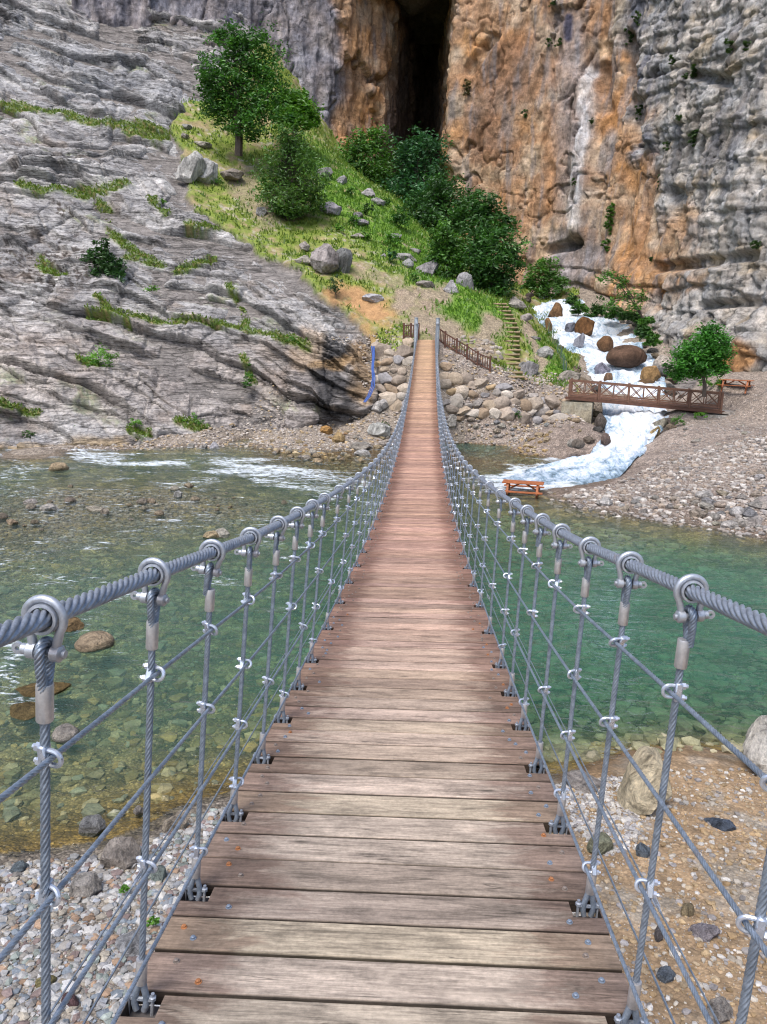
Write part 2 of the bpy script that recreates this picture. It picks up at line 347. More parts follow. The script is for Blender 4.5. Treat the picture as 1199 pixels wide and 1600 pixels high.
# the stream: surface points with half width, bed and banks follow
STREAM = [((850,460,86),1.3),((880,482,81),3.3),((907,512,74.5),4.4),((937,545,68),3.6),((965,575,62),3.0),((975,605,56.5),2.6),((997,640,51),2.0),((986,680,44.3),1.25),((963,706,41.2),1.3),((885,735,37.0),1.5)]
_sp = [(at(*p), h) for p, h in STREAM]
for i, (p, h) in enumerate(_sp):
    a = _sp[max(i-1, 0)][0]; c = _sp[min(i+1, len(_sp)-1)][0]; d = c-a; nrm = np.array([-d[1], d[0], 0]); nrm /= np.linalg.norm(nrm)
    CP.append(p-np.array([0, 0, 0.55]))
    if i < len(_sp)-1:
        for sg in ((-1, 1) if i < len(_sp)-2 else ()):
            CP.append(p+nrm*sg*(h+0.3)+np.array([0, 0, 0.12])); CP.append(p+nrm*sg*(h+1.3)+np.array([0, 0, 0.6]))
cY((1040,585,60),(1060,560,66),(1020,500,80),(960,450,88))
CP = np.array(CP)
_sel = []
for i in range(len(CP)):
    if all(np.hypot(*(CP[i, :2]-CP[j, :2])) > 0.35 for j in _sel): _sel.append(i)
CP = CP[_sel]
def _ker(d): return np.sqrt(d*d+0.25)
_n = len(CP); _A = np.zeros((_n+3, _n+3)); _D = np.hypot(CP[:, None, 0]-CP[None, :, 0], CP[:, None, 1]-CP[None, :, 1])
_A[:_n, :_n] = _ker(_D); _A[:_n, :_n] -= np.eye(_n)*0.02
_A[:_n, _n] = 1; _A[:_n, _n+1:] = CP[:, :2]; _A[_n, :_n] = 1; _A[_n+1:, :_n] = CP[:, :2].T
_W = np.linalg.solve(_A, np.concatenate([CP[:, 2], [0, 0, 0]]))
def height(x, y):
    x = np.asarray(x, float); sh = x.shape; x = x.ravel(); y = np.asarray(y, float).ravel(); z = _W[_n]+_W[_n+1]*x+_W[_n+2]*y
    for k in range(_n): z = z+_W[k]*_ker(np.hypot(x-CP[k, 0], y-CP[k, 1]))
    return z.reshape(sh)

rowsY = np.concatenate([np.arange(-14, 3, 0.7), np.arange(3, 14, 0.045), np.arange(14, 38, 0.1), np.arange(38, 100, 0.12), np.arange(100, 131, 1.5)])
tt = np.concatenate([np.linspace(-1.7, -0.64, 36)[:-1], np.linspace(-0.64, 0.64, 900), np.linspace(0.64, 1.7, 36)[1:]])
YY, TT = np.meshgrid(rowsY, tt, indexing='ij'); XX = CX-0.044*YY+TT*np.sqrt(YY*YY+16)
ZZ = height(XX, YY)
P = np.stack([XX, YY, ZZ], -1); nr, nc = XX.shape
Nn = gnormals(P); Pf = P.reshape(-1, 3); Nf = Nn.reshape(-1, 3); Nf *= np.sign(Nf[:, 2:3])
u, v = pr(Pf); front = Pf[:, 1] > 1.0
wn = fbm(Pf, 0.35, 4); wn2 = fbm(Pf, 0.35, 4, off=40.0)
uu = u+wn*26; vv = v+wn2*22
ROCKPOLY = [(-900,-900),(395,-900),(420,40),(345,140),(268,172),(285,250),(300,330),(375,372),(440,402),(505,445),(535,492),(578,530),(592,600),(578,640),(490,662),(300,670),(190,692),(-900,735)]
far = Pf[:, 1] > 38
rock = (inpoly(uu, vv, ROCKPOLY) & far).astype(float)
# soften the mask a little along the grid
def blur(a, k=2):
    a = a.reshape(nr, nc)
    for _ in range(k):
        a = (a+np.roll(a, 1, 0)+np.roll(a, -1, 0)+np.roll(a, 1, 1)+np.roll(a, -1, 1))/5
    return a.ravel()
rock = blur(rock, 4)
rock = np.maximum(rock, cap(uu, vv, 1060, 590, 1110, 520, 22)*far)
# --- strata ledges, displaced along the surface normal
def strata(Pq, T, seed, ang=17.0, blocky=0.5, warp=1.0):
    s = Pq[:, 2]*math.cos(R(ang))+Pq[:, 0]*math.sin(R(ang))-0.12*Pq[:, 1]
    s = s+fbm(Pq*np.array([0.5, 0.5, 1]), 0.13, 3, off=seed*7.0)*3.0*warp+fbm(Pq*np.array([.5, .5, 1]), 0.5, 3, off=seed)*0.22*T
    k = np.floor(s/T); f = s/T-k
    r = np.random.RandomState(seed).rand(1024)[(k.astype(int)) & 1023]
    r2 = np.random.RandomState(seed+1).rand(1024)[(k.astype(int)) & 1023]
    prof = sst(0.0, 0.07, f)*(1-0.6*sst(0.2+0.5*r2, 1.0, f))
    q = np.stack([Pq[:, 0]/(T*2.6)+r*31, Pq[:, 1]/(T*4.0), s/T*0.5], -1)
    f1, f2, vr = worley(q, seed)
    blk = (vr-0.5)*blocky-0.30*blocky*(1-sst(0.0, 0.06, f2-f1))
    return prof*(0.35+0.9*r)+blk, f, f2-f1, r
d = -0.7*rock
nonrock = 1-rock
hill = (far & (Pf[:, 1] > 50) & (rock < 0.5)).astype(float)
d = d+nonrock*(fbm(Pf, 0.5, 5, .6)*0.12*(0.3+hill*2.8)+fbm(Pf, 2.5, 3, off=4.)*0.035)
# the dark rounded buttress by the bridge end
bed = (Pf[:, 2] < WZ-0.03) & (Pf[:, 1] > 4)
wk, _e, wv = worley(Pf*np.array([1.9, 2.6, 0.5])+fbm(Pf, 1.5, 2)[:, None]*.35, 21)
d += bed*(0.13-0.26*wk)*np.clip((WZ-Pf[:, 2])*2.0, 0.25, 1)
Pd = Pf+Nf*d[:, None]
# --- colours
C = np.zeros((len(Pf), 3)); gravel = np.ones(len(Pf)); C[:] = (0.34, 0.30, 0.26)
rnd = fbm(Pf, 0.25, 4, off=5.0); rnd2 = fbm(Pf, 1.2, 4, off=15.0)
nearL = (Pf[:, 1] < 13) & (Pf[:, 0] < 0); nearR = (Pf[:, 1] < 14) & (Pf[:, 0] >= 0)
C[nearL] = (0.30, 0.28, 0.255)
sand = sst(-0.25, 0.1, rnd2+0.15)
C = np.where(nearR[:, None], mix(np.array([0.33, 0.29, 0.24])*np.ones_like(C), (0.33, 0.225, 0.13), sand*0.8), C)
gravel = np.where(nearR, 0.55, gravel)
bar = (Pf[:, 1] > 14) & (Pf[:, 0] > 3) & ~hill.astype(bool) & (Pf[:, 2] > WZ)
C = np.where(bar[:, None], mix(np.array([0.28, 0.235, 0.21])*np.ones_like(C), (0.36, 0.31, 0.28), sst(-.2, .3, rnd)), C)
# river bed
dep = WZ-Pf[:, 2]
bedc = mix(np.array([0.27, 0.22, 0.12])*np.ones_like(C), (0.13, 0.15, 0.075), sst(0.2, 1.3, dep))
bedc = mix(bedc, (0.52, 0.42, 0.22), sst(0.55, 0.8, wv)*0.75*(rnd2 > -.25)); bedc = mix(bedc, (0.10, 0.11, 0.08), (wv < 0.25)*0.6)
# shallow sand at the near edge, brown shallows by the far shore
bedc = mix(bedc, (0.29, 0.21, 0.075), sst(0.35, 0.1, dep)*(Pf[:, 1] < 14))
bedc = mix(bedc, (0.22, 0.115, 0.03), np.maximum(cap(u, v, 430, 695, 560, 715, 40), cap(u, v, 720, 712, 860, 708, 34))*0.85)
C = np.where(bed[:, None], bedc, C)
# wet rim of the banks
rim = ((dep < 0.03) & (dep > -0.10) & (Pf[:, 1] > 4))*0.55
C = mix(C, C*np.array([0.5, 0.45, 0.38]), rim)
# hill
gn = fbm(Pf, 0.7, 4, off=60.); gn2 = fbm(Pf, 3.0, 3, off=70.)
H0 = np.ones_like(C)*np.array([0.30, 0.245, 0.135])
H = mix(H0, (0.18, 0.24, 0.045), sst(-0.4, 0.08, gn+0.3*gn2)); H = mix(H, (0.42, 0.38, 0.33), sst(.12, .3, fbm(Pf, 2.2, 3, off=88.))*sst(-.1, .2, fbm(Pf, .25, 2, off=89.))*.8); 
lush = np.maximum.reduce([cap(uu, vv, 700, 470, 770, 500, 34), cap(uu, vv, 520, 290, 680, 420, 40), cap(uu, vv, 840, 540, 880, 590, 16), cap(uu,vv,835,560,900,590,12)*0.9, cap(uu, vv, 470, 240, 560, 300, 26)])
H = mix(H, (0.125, 0.25, 0.03), lush*sst(-0.35, 0.15, gn+0.2)*0.9)
dirt = np.maximum.reduce([cap(uu, vv, 630, 470, 690, 460, 16), cap(uu, vv, 660, 500, 700, 530, 26), cap(uu, vv, 560, 420, 660, 470, 14)*0.6, cap(uu, vv, 770, 510, 760, 545, 18), cap(uu, vv, 380, 290, 420, 330, 24)*.7, cap(uu, vv, 820, 500, 850, 570, 9)])
H = mix(H, (0.37, 0.30, 0.24), dirt*0.9)
orange = np.maximum(cap(uu, vv, 535, 462, 605, 492, 19), cap(uu, vv, 552, 505, 575, 525, 14)*.8)
H = mix(H, (0.40, 0.24, 0.12), orange*sst(-0.4, 0.0, gn))
hb = hill*(Pf[:, 1] > 51.6)*(u < 905)
C = mix(C, 0, hb)+H*hb[:, None]
gravel = gravel*(1-hb*(1-np.clip(dirt, 0, .8))*0.85)
pathm = cap(u, v, 640, 538, 690, 540, 9)*0+np.maximum.reduce([cap(u, v, 692, 545, 760, 582, 13, .3), cap(u, v, 760, 585, 890, 611, 11, .3)])*(Pf[:, 1] > 50)*(Pf[:, 1] < 54)
C = mix(C, (0.33, 0.29, 0.265), pathm); gravel = np.maximum(gravel, pathm*.6)
ter = (Pf[:, 1] > 44)*(u > 1040); C = mix(C, (0.34, 0.295, 0.265), ter*(1-hb)*0.8)
C = mix(C, np.array([0.26, 0.24, 0.23]), rock)
C *= (1+0.25*fbm(Pf, 1.5, 4, off=120.))[:, None]
gravel = np.clip(gravel, 0, 1)*(1-rock)
rockA = rock
ground = meshobj('ground', npmesh('ground', Pd, gridfaces(nr, nc)[:, ::-1], M_ground, True, C, {'gravel': gravel, 'rock': rockA}))
tag(ground, kind='structure')
GZ = Pd[:, 2].reshape(nr, nc)
def gz(x, y):
    """height of the finished ground near x, y (coarse bilinear lookup on the grid)"""
    r = np.interp(y, rowsY, np.arange(nr)); i = int(min(max(r, 0), nr-2)); fr = r-i
    tq = (x-CX+0.044*y)/math.sqrt(y*y+16); cc = np.interp(tq, tt, np.arange(nc)); j = int(min(max(cc, 0), nc-2)); fc = cc-j
    g = GZ[i:i+2, j:j+2]
    return float(g[0, 0]*(1-fr)*(1-fc)+g[1, 0]*fr*(1-fc)+g[0, 1]*(1-fr)*fc+g[1, 1]*fr*fc)
def hit(px, py, y0=4.0, y1=120.0, over=0.0):
    """where the sight line through a photo pixel meets the ground"""
    d_ = ray(px, py); d_ = d_/d_[1]; y = y0; st = 0.25
    while y < y1:
        if d_[2]*y < gz(CX+d_[0]*y, y)+over: break
        y += st
    lo, hi = y-st, y
    for _ in range(14):
        m_ = (lo+hi)/2
        if d_[2]*m_ < gz(CX+d_[0]*m_, m_)+over: hi = m_
        else: lo = m_
    return np.array([CX+d_[0]*hi, hi, d_[2]*hi])

def rock_colours(Pf, u, v, uu, vv, wn, wn2, crev, led, bul):
    rnd = fbm(Pf, 0.25, 4, off=5.0); gn = fbm(Pf, 0.7, 4, off=60.); gn2 = fbm(Pf, 3.0, 3, off=70.); C = np.zeros((len(Pf), 3))
    # rock colours
    Rc = mix(np.ones_like(C)*np.array([0.34, 0.33, 0.335]), (0.56, 0.545, 0.54), sst(-.25, .3, rnd))
    Rc = mix(Rc, (0.30, 0.255, 0.225), sst(0.05, 0.4, fbm(Pf, 0.4, 4, off=33.))*0.7)
    low = cap(uu, vv, 0, 560, 560, 640, 70, .6); Rc = mix(Rc, (0.38, 0.31, 0.27), low*0.45)
    lich = np.maximum.reduce([cap(uu, vv, 20, 420, 120, 400, 45), cap(uu, vv, 100, 350, 90, 300, 10)])*sst(0.0, 0.25, gn2+gn*.5)
    Rc = mix(Rc, (0.08, 0.06, 0.05), lich*0.8)
    Rc = mix(Rc, (0.055, 0.055, 0.06), bul*sst(-.45, -.05, gn)*0.9)
    Rc = mix(Rc, (0.45, 0.30, 0.16), np.maximum(cap(uu, vv, 495, 575, 548, 568, 9), np.maximum(cap(uu, vv, 485, 520, 480, 560, 22)*.6, cap(uu, vv, 560, 540, 565, 610, 16)*.8))*0.8)
    Rc = mix(Rc, (0.42, 0.30, 0.15), (cap(uu, vv, 0, 706, 190, 690, 12)*.7))
    Rc = mix(Rc, (0.40, 0.42, 0.46), cap(uu, vv, 0, 60, 300, 190, 60, .8)*0.4)
    Rc = mix(Rc, Rc*0.25, crev*0.7)  # crevice shade painted into the rock colour
    gpat = np.zeros(len(Pf))
    for g in [(0,162,120,182,8),(120,182,260,208,9),(200,205,250,215,9),(30,292,130,302,9),(110,300,200,286,10),(150,312,170,330,10),(60,400,100,425,10),(170,355,240,402,9),(200,395,250,405,10),(140,490,250,495,8),(150,470,205,505,7),
              (230,490,330,500,6),(330,498,440,525,7),(270,420,330,400,9),(440,530,480,540,12),(280,652,335,668,10),(200,664,230,668,8),(0,630,60,640,8),(120,560,150,575,8),(395,590,380,560,8),(300,360,345,352,8),(420,520,460,525,8),(360,440,380,500,8),(240,310,260,330,9)]:
        gpat = np.maximum(gpat, cap(u+wn2*16, v+wn*14, *g[:4], g[4]*.72, 0.7))
    gpat = np.maximum(gpat*0.95, sst(0.25, 0.5, led+gn*0.9-0.15)*0.5*sst(0, .3, fbm(Pf, 0.2, 3, off=99.)+.05))
    gpat *= sst(-0.4, 0.1, gn2+0.15)
    Rc = mix(Rc, mix(np.ones_like(C)*np.array([0.12, 0.20, 0.03]), (0.24, 0.21, 0.08), sst(-.1, .3, gn2)), gpat)
    Rc *= (1+0.25*fbm(Pf, 1.5, 4, off=120.))[:, None]
    return Rc, gpat

# --- the layered rock slope on the left: its own finely divided sheet following the ground profile
ts = np.linspace(-0.70, 0.06, 660); yprof = np.concatenate([np.arange(38.5, 99, 0.25)])
YQ, TQ = np.meshgrid(yprof, ts, indexing='ij'); XQ = CX-0.044*YQ+TQ*np.sqrt(YQ*YQ+16); ZQ = height(XQ, YQ)
NR = 1000; G3 = np.empty((NR, len(ts), 3))
for c_ in range(len(ts)):
    al = np.concatenate([[0], np.cumsum(np.hypot(np.diff(YQ[:, c_]), np.diff(ZQ[:, c_])))])
    # spread the rows evenly in apparent height
    wgt = np.concatenate([[0], np.cumsum(np.diff(al)/np.sqrt(0.5*(YQ[1:, c_]+YQ[:-1, c_])))]); q_ = np.linspace(0, wgt[-1], NR)
    for k_, A_ in enumerate((XQ, YQ, ZQ)): G3[:, c_, k_] = np.interp(q_, wgt, A_[:, c_])
Nn = gnormals(G3); Nq = Nn.reshape(-1, 3); Nq *= np.sign(Nq[:, 2:3]+1e-6); Pq = G3.reshape(-1, 3)
# push outwards rather than straight up
Nq = Nq+np.array([0.0, -0.35, 0.0]); Nq /= np.linalg.norm(Nq, axis=1)[:, None]
uq, vq = pr(Pq); wq = fbm(Pq, 0.35, 4); wq2 = fbm(Pq, 0.35, 4, off=40.0); uuq = uq+wq*26; vvq = vq+wq2*22
rin = blurq = inpoly(uuq, vvq, ROCKPOLY).astype(float)
rin2 = rin.reshape(NR, len(ts)).copy()
for _ in range(10): rin2 = (rin2+np.roll(rin2, 1, 0)+np.roll(rin2, -1, 0)+np.roll(rin2, 1, 1)+np.roll(rin2, -1, 1))/5
rin2 = rin2.ravel()
def slabs(P_, T, seed, ang, wamp):
    s = P_[:, 2]*math.cos(R(ang))+P_[:, 0]*math.sin(R(ang))-0.10*P_[:, 1]+wamp
    s = s+fbm(P_*np.array([.35, .35, .6]), 1.0/T*.5, 2, off=seed)*0.28*T
    k = np.floor(s/T); f = s/T-k; ki = k.astype(int) & 1023
    rr = np.random.RandomState(seed).rand(1024)[ki]; r2 = np.random.RandomState(seed+1).rand(1024)[ki]
    f1, f2, vr = worley(np.stack([P_[:, 0]/(T*2.8)+rr*31, P_[:, 1]/(T*6.0), k*1.7+0*f], -1), seed)
    edge = np.minimum(f, 1-f)
    saw = sst(0.0, 0.045, f)*(1-f*(0.55+.4*r2))
    return saw*(0.25+0.6*rr+0.45*vr)+(vr-.5)*.25-0.22*(1-sst(0, .05, f2-f1)), f, f2-f1
warp = fbm(Pq*np.array([1, .6, 1]), 0.07, 2, off=21.0)*2.6+fbm(Pq, 0.3, 2, off=5.)*0.35
b1, f1_, e1_ = slabs(Pq, 3.6, 3, 17, warp); b2, f2_, e2_ = slabs(Pq, 1.35, 5, 18, warp*1.05); b3, f3_, e3_ = slabs(Pq, 0.58, 9, 16, warp)
m1 = sst(-.45, .15, fbm(Pq, .12, 3, off=3.)); m2 = sst(-.3, .25, fbm(Pq, .25, 2, off=9.)); m3 = sst(-.2, .3, fbm(Pq, .3, 2, off=19.))
dq = b1*1.25*(.25+.75*m1)+b2*.95*(.3+.7*m2)+b3*.42*(.3+.7*m3)+fbm(Pq, .7, 6, .6)*.42+fbm(Pq, .11, 3, off=77.)*1.3
bulq = cap(uq, vq, 530, 575, 525, 620, 42, 0.5)
dq += bulq*1.0-1.15
dq = dq*sst(.25, .8, rin2)-0.7*(1-sst(.25, .8, rin2))
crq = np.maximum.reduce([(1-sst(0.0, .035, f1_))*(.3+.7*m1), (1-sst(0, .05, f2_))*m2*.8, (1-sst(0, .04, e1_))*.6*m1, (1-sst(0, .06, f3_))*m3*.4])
ledq = sst(0.6, 0.95, f1_)*0.6*m1+sst(0.65, 0.95, f2_)*0.4*m2
Pd2 = Pq+Nq*dq[:, None]
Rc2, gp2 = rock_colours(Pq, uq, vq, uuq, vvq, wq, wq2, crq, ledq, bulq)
fc = gridfaces(NR, len(ts)); keep = (rin2[fc].min(1) > 0.22); fc = fc[keep]
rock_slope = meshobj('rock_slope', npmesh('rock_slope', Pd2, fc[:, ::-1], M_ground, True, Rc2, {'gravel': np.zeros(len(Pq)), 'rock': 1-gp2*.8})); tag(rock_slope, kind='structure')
RSP, RSG = Pd2, gp2*(rin2 > .4)
GZ = np.array(GZ)

# ================================================================ back cliffs with the cave cleft: one displaced wall
PL = [(120,88,90),(330,92,94),(430,94,97),(505,96,99),(534,97.5,100),(554,99,103),(574,102,106),(594,105,109),(611,110,115),(638,123,127),(676,128,128),(704,118,118),(710,106,107),(714,97.5,100),
      (765,95,98),(852,90.5,95),(930,86,93),(1000,80,90),(1060,73,86),(1110,66,81),(1160,60,77),(1199,57,74.5),(1300,51,70),(1450,43,64)]
_b = np.array([[at(p, 300, yb)[0], yb] for p, yb, yt in PL]); _t = np.array([[at(p+(30 if 560 < p < 660 else 0), 100, yt)[0], yt] for p, yb, yt in PL])
_L = np.concatenate([[0], np.cumsum(np.hypot(*np.diff(_b, axis=0).T))])
ss = np.arange(0, _L[-1], 0.13); zz = np.concatenate([np.arange(-9, 46, 0.13)])
bx = np.interp(ss, _L, _b[:, 0]); by = np.interp(ss, _L, _b[:, 1]); tx = np.interp(ss, _L, _t[:, 0]); ty = np.interp(ss, _L, _t[:, 1])
def sm(a, k=9): return np.convolve(np.pad(a, k, mode='edge'), np.hanning(2*k+3)[1:-1]/np.hanning(2*k+3).sum(), 'same')[k:-k]
bx, by, tx, ty = map(sm, (bx, by, tx, ty))
hh = ((zz+9)/54.0)[:, None]
P = np.stack([bx[None]*(1-hh)+tx[None]*hh, by[None]*(1-hh)+ty[None]*hh, np.broadcast_to(zz[:, None], (len(zz), len(ss)))], -1)
nr2, nc2 = P.shape[:2]
# the slab at lower right leans back more, foot sticks out
Nn = gnormals(P); Nf = Nn.reshape(-1, 3); Pf = P.reshape(-1, 3)
Nf *= np.where(Nf[:, 1:2]*1.0 > 0.9, -1, 1)
u, v = pr(Pf); sgrid = np.broadcast_to(ss[None], (nr2, nc2)).ravel()
if np.median(Nf[u > 900][:, 1]) > 0: Nf = -Nf
wn = fbm(Pf, 0.12, 4, off=2.); uu = u+wn*40; vv = v+fbm(Pf, 0.12, 4, off=22.)*40
greyR = sst(-34, 34, uu-fbm(Pf,.35,3,off=61.)*70-np.interp(vv, [-200, 0, 100, 200, 330, 430, 470, 520, 640], [950, 965, 985, 1010, 1035, 1095, 1040, 980, 950]))
purp = sst(12, -12, uu-np.interp(vv, [-200, 0, 120, 240], [500, 515, 540, 522]))
# big forms
q = Pf*np.array([1, 1, 0.42]); f1, f2, vr = worley(q*0.14+fbm(Pf, 0.3, 3)[:, None]*0.35, 31); g1, g2, vr2 = worley(q*np.array([.5, .5, .62])+fbm(Pf, 0.8, 3)[:, None]*0.3, 32); k1, k2, vr3 = worley(q*1.5+fbm(Pf, 2., 2)[:, None]*0.25, 33)
ridg = 1-np.abs(fbm(Pf*np.array([1, 1, 0.28]), 0.28, 4, off=8.))*3.2
d = (vr-0.5)*1.1+(vr2-0.5)*0.30*(0.4+0.9*greyR)+(vr3-0.5)*0.08+ridg*0.40+fbm(Pf*np.array([1, 1, .55]), 0.6, 6, .6)*0.62-0.3*(1-sst(0, .05, f2-f1))-0.2*(1-sst(0, .06, g2-g1))*(0.25+0.75*greyR)
sd, sf, se, sr = strata(Pf, 2.1, 41, 4, 0.5, .8); sd2, sf2, _, _ = strata(Pf, 0.8, 43, 6, 0.5, .8)
d += greyR*(sd*0.48+sd2*0.22)
lowl = sst(380, 440, v)*(1-greyR); d += lowl*sd*0.7
# pockets, overhangs and flutes seen in the photo
d -= cap(u+wn*20, v+0.25*(u-885), 862, 384, 904, 384, 7, .7)*1.6
d += cap(u, v, 700, 0, 705, 250, 14, .6)*0.8
d -= cap(u+wn*16, v, 935, 110, 938, 165, 12, .8)*1.0
d += cap(u, v, 915, 130, 905, 360, 14, .7)*1.0
d -= cap(u, v, 772, 60, 735, 110, 9, .5)*1.0
d -= cap(u, v, 868, 20, 873, 90, 8, .5)*.6
d += cap(u, v, 1030, 560, 1199, 560, 50, .9)*1.8
for a in [(985,60,990,120,10),(1000,160,1010,230,10),(1060,300,1070,360,9),(1100,120,1150,130,9),(1040,420,1180,400,8),(1110,480,1199,470,7)]: d -= cap(u, v, *a, .6)*1.0
Pd = Pf+Nf*d[:, None]
n3 = fbm(Pf*np.array([1, 1, 0.16]), 0.5, 4, off=70.); n4 = fbm(Pf, 0.3, 5, off=80.); n5 = fbm(Pf*np.array([1, 1, 0.12]), 1.2, 4, off=90.)
one = np.ones((len(Pf), 3))
O = mix(one*np.array([0.40, 0.245, 0.145]), (0.50, 0.385, 0.275), sst(-.15, .35, n4)); O = mix(O, (0.48, 0.25, 0.10), sst(0.0, .35, fbm(Pf, .2, 4, off=130.))*0.8)
O = mix(O, (0.24, 0.15, 0.105), np.maximum(cap(uu, vv, 800, 90, 775, 210, 38, .6), cap(uu, vv, 930, 110, 925, 160, 26)*.7)*0.75)
O = mix(O, (0.27, 0.27, 0.29), np.maximum.reduce([cap(uu, vv, 880, 40, 905, 340, 26, .7)*.6, cap(uu, vv, 900, 400, 880, 440, 36)*.8, cap(uu,vv, 955,220,950,260,16)*.6]))
O = mix(O, (0.22, 0.21, 0.22), sst(0.05, 0.35, n5)*0.6)
O = mix(O, (0.62, 0.60, 0.60), cap(u+wn*14, v, 918, 110, 902, 352, 11, .6)*sst(-.5, .2, n5)*0.9)
O = mix(O, (0.05, 0.055, 0.10), cap(u, v, 889, 28, 888, 58, 7, .5)*.9)
G = mix(one*np.array([0.33, 0.32, 0.31]), (0.47, 0.45, 0.43), sst(-.2, .3, n4)); G = mix(G, (0.36, 0.29, 0.19), sst(0.1, .35, fbm(Pf, .35, 4, off=140.))*0.6)
G = mix(G, (0.10, 0.105, 0.13), sst(0.08, 0.35, n3)*0.7*(v < 480)*.8)
G = mix(G, (0.09, 0.10, 0.14), cap(uu, vv, 1015, 0, 1020, 230, 26, .8)*sst(-.2, .2, n5)*.8)
G = mix(G, (0.44, 0.24, 0.11), np.maximum(cap(uu, vv, 1150, 575, 1199, 565, 20), cap(uu, vv, 1080, 330, 1060, 420, 20)*.7))
Pu = mix(one*np.array([0.24, 0.225, 0.245]), (0.37, 0.345, 0.36), sst(-.2, .3, n4)); Pu = mix(Pu, (0.08, 0.08, 0.10), sst(0.05, 0.35, n5)*0.6)
C = mix(O, 0, greyR)+G*greyR[:, None]; C = mix(C, 0, purp)+Pu*purp[:, None]
C = mix(C, (0.50, 0.29, 0.15), cap(uu, vv, 545, 0, 540, 240, 16, .6)*.6)
cave = sst(590, 622, u+0.14*v-22)*sst(712, 700, u); C = mix(C, (0.06, 0.045, 0.04), cave*0.9)  # gloom of the cave painted into the wall colour
crk = np.clip((1-sst(0, .05, g2-g1))*.4*(0.2+0.8*greyR)+greyR*(1-sst(0, .06, sf))*.6, 0, 1); C = mix(C, C*0.3, crk*.7)  # shade in cracks and under ledges painted into the cliff colour
C *= (1+0.3*fbm(Pf, 1.2, 4, off=150.))[:, None]
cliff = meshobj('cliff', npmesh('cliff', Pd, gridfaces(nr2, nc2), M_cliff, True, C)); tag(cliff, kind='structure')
CL_P = Pd.reshape(nr2, nc2, 3); CL_u, CL_v = pr(Pd); CL_u = CL_u.reshape(nr2, nc2); CL_v = CL_v.reshape(nr2, nc2)
def cliff_at(px, py):
    dd = (CL_u-px)**2+(CL_v-py)**2+CL_P[:, :, 1]*0.05; k = np.unravel_index(np.argmin(dd), dd.shape); return CL_P[k]
# unseen cap added over the cave cleft to keep its inside dark
rx = np.linspace(at(520, 100, 100)[0]-6, at(705, 100, 100)[0]+6, 60); ry = np.linspace(99, 135, 60)
gy, gx = np.meshgrid(ry, rx, indexing='ij'); Pq = np.stack([gx, gy, 40.5+0*gx], -1); Pq[..., 2] += fbm(Pq.reshape(-1, 3), 0.25, 4).reshape(60, 60)*2.5
shade_cap = meshobj('cave_shade_cap', npmesh('cave_shade_cap', Pq.reshape(-1, 3), gridfaces(60, 60), M_cliff, True, np.ones((3600, 3))*np.array([.09, .07, .06]))); tag(shade_cap, kind='structure')
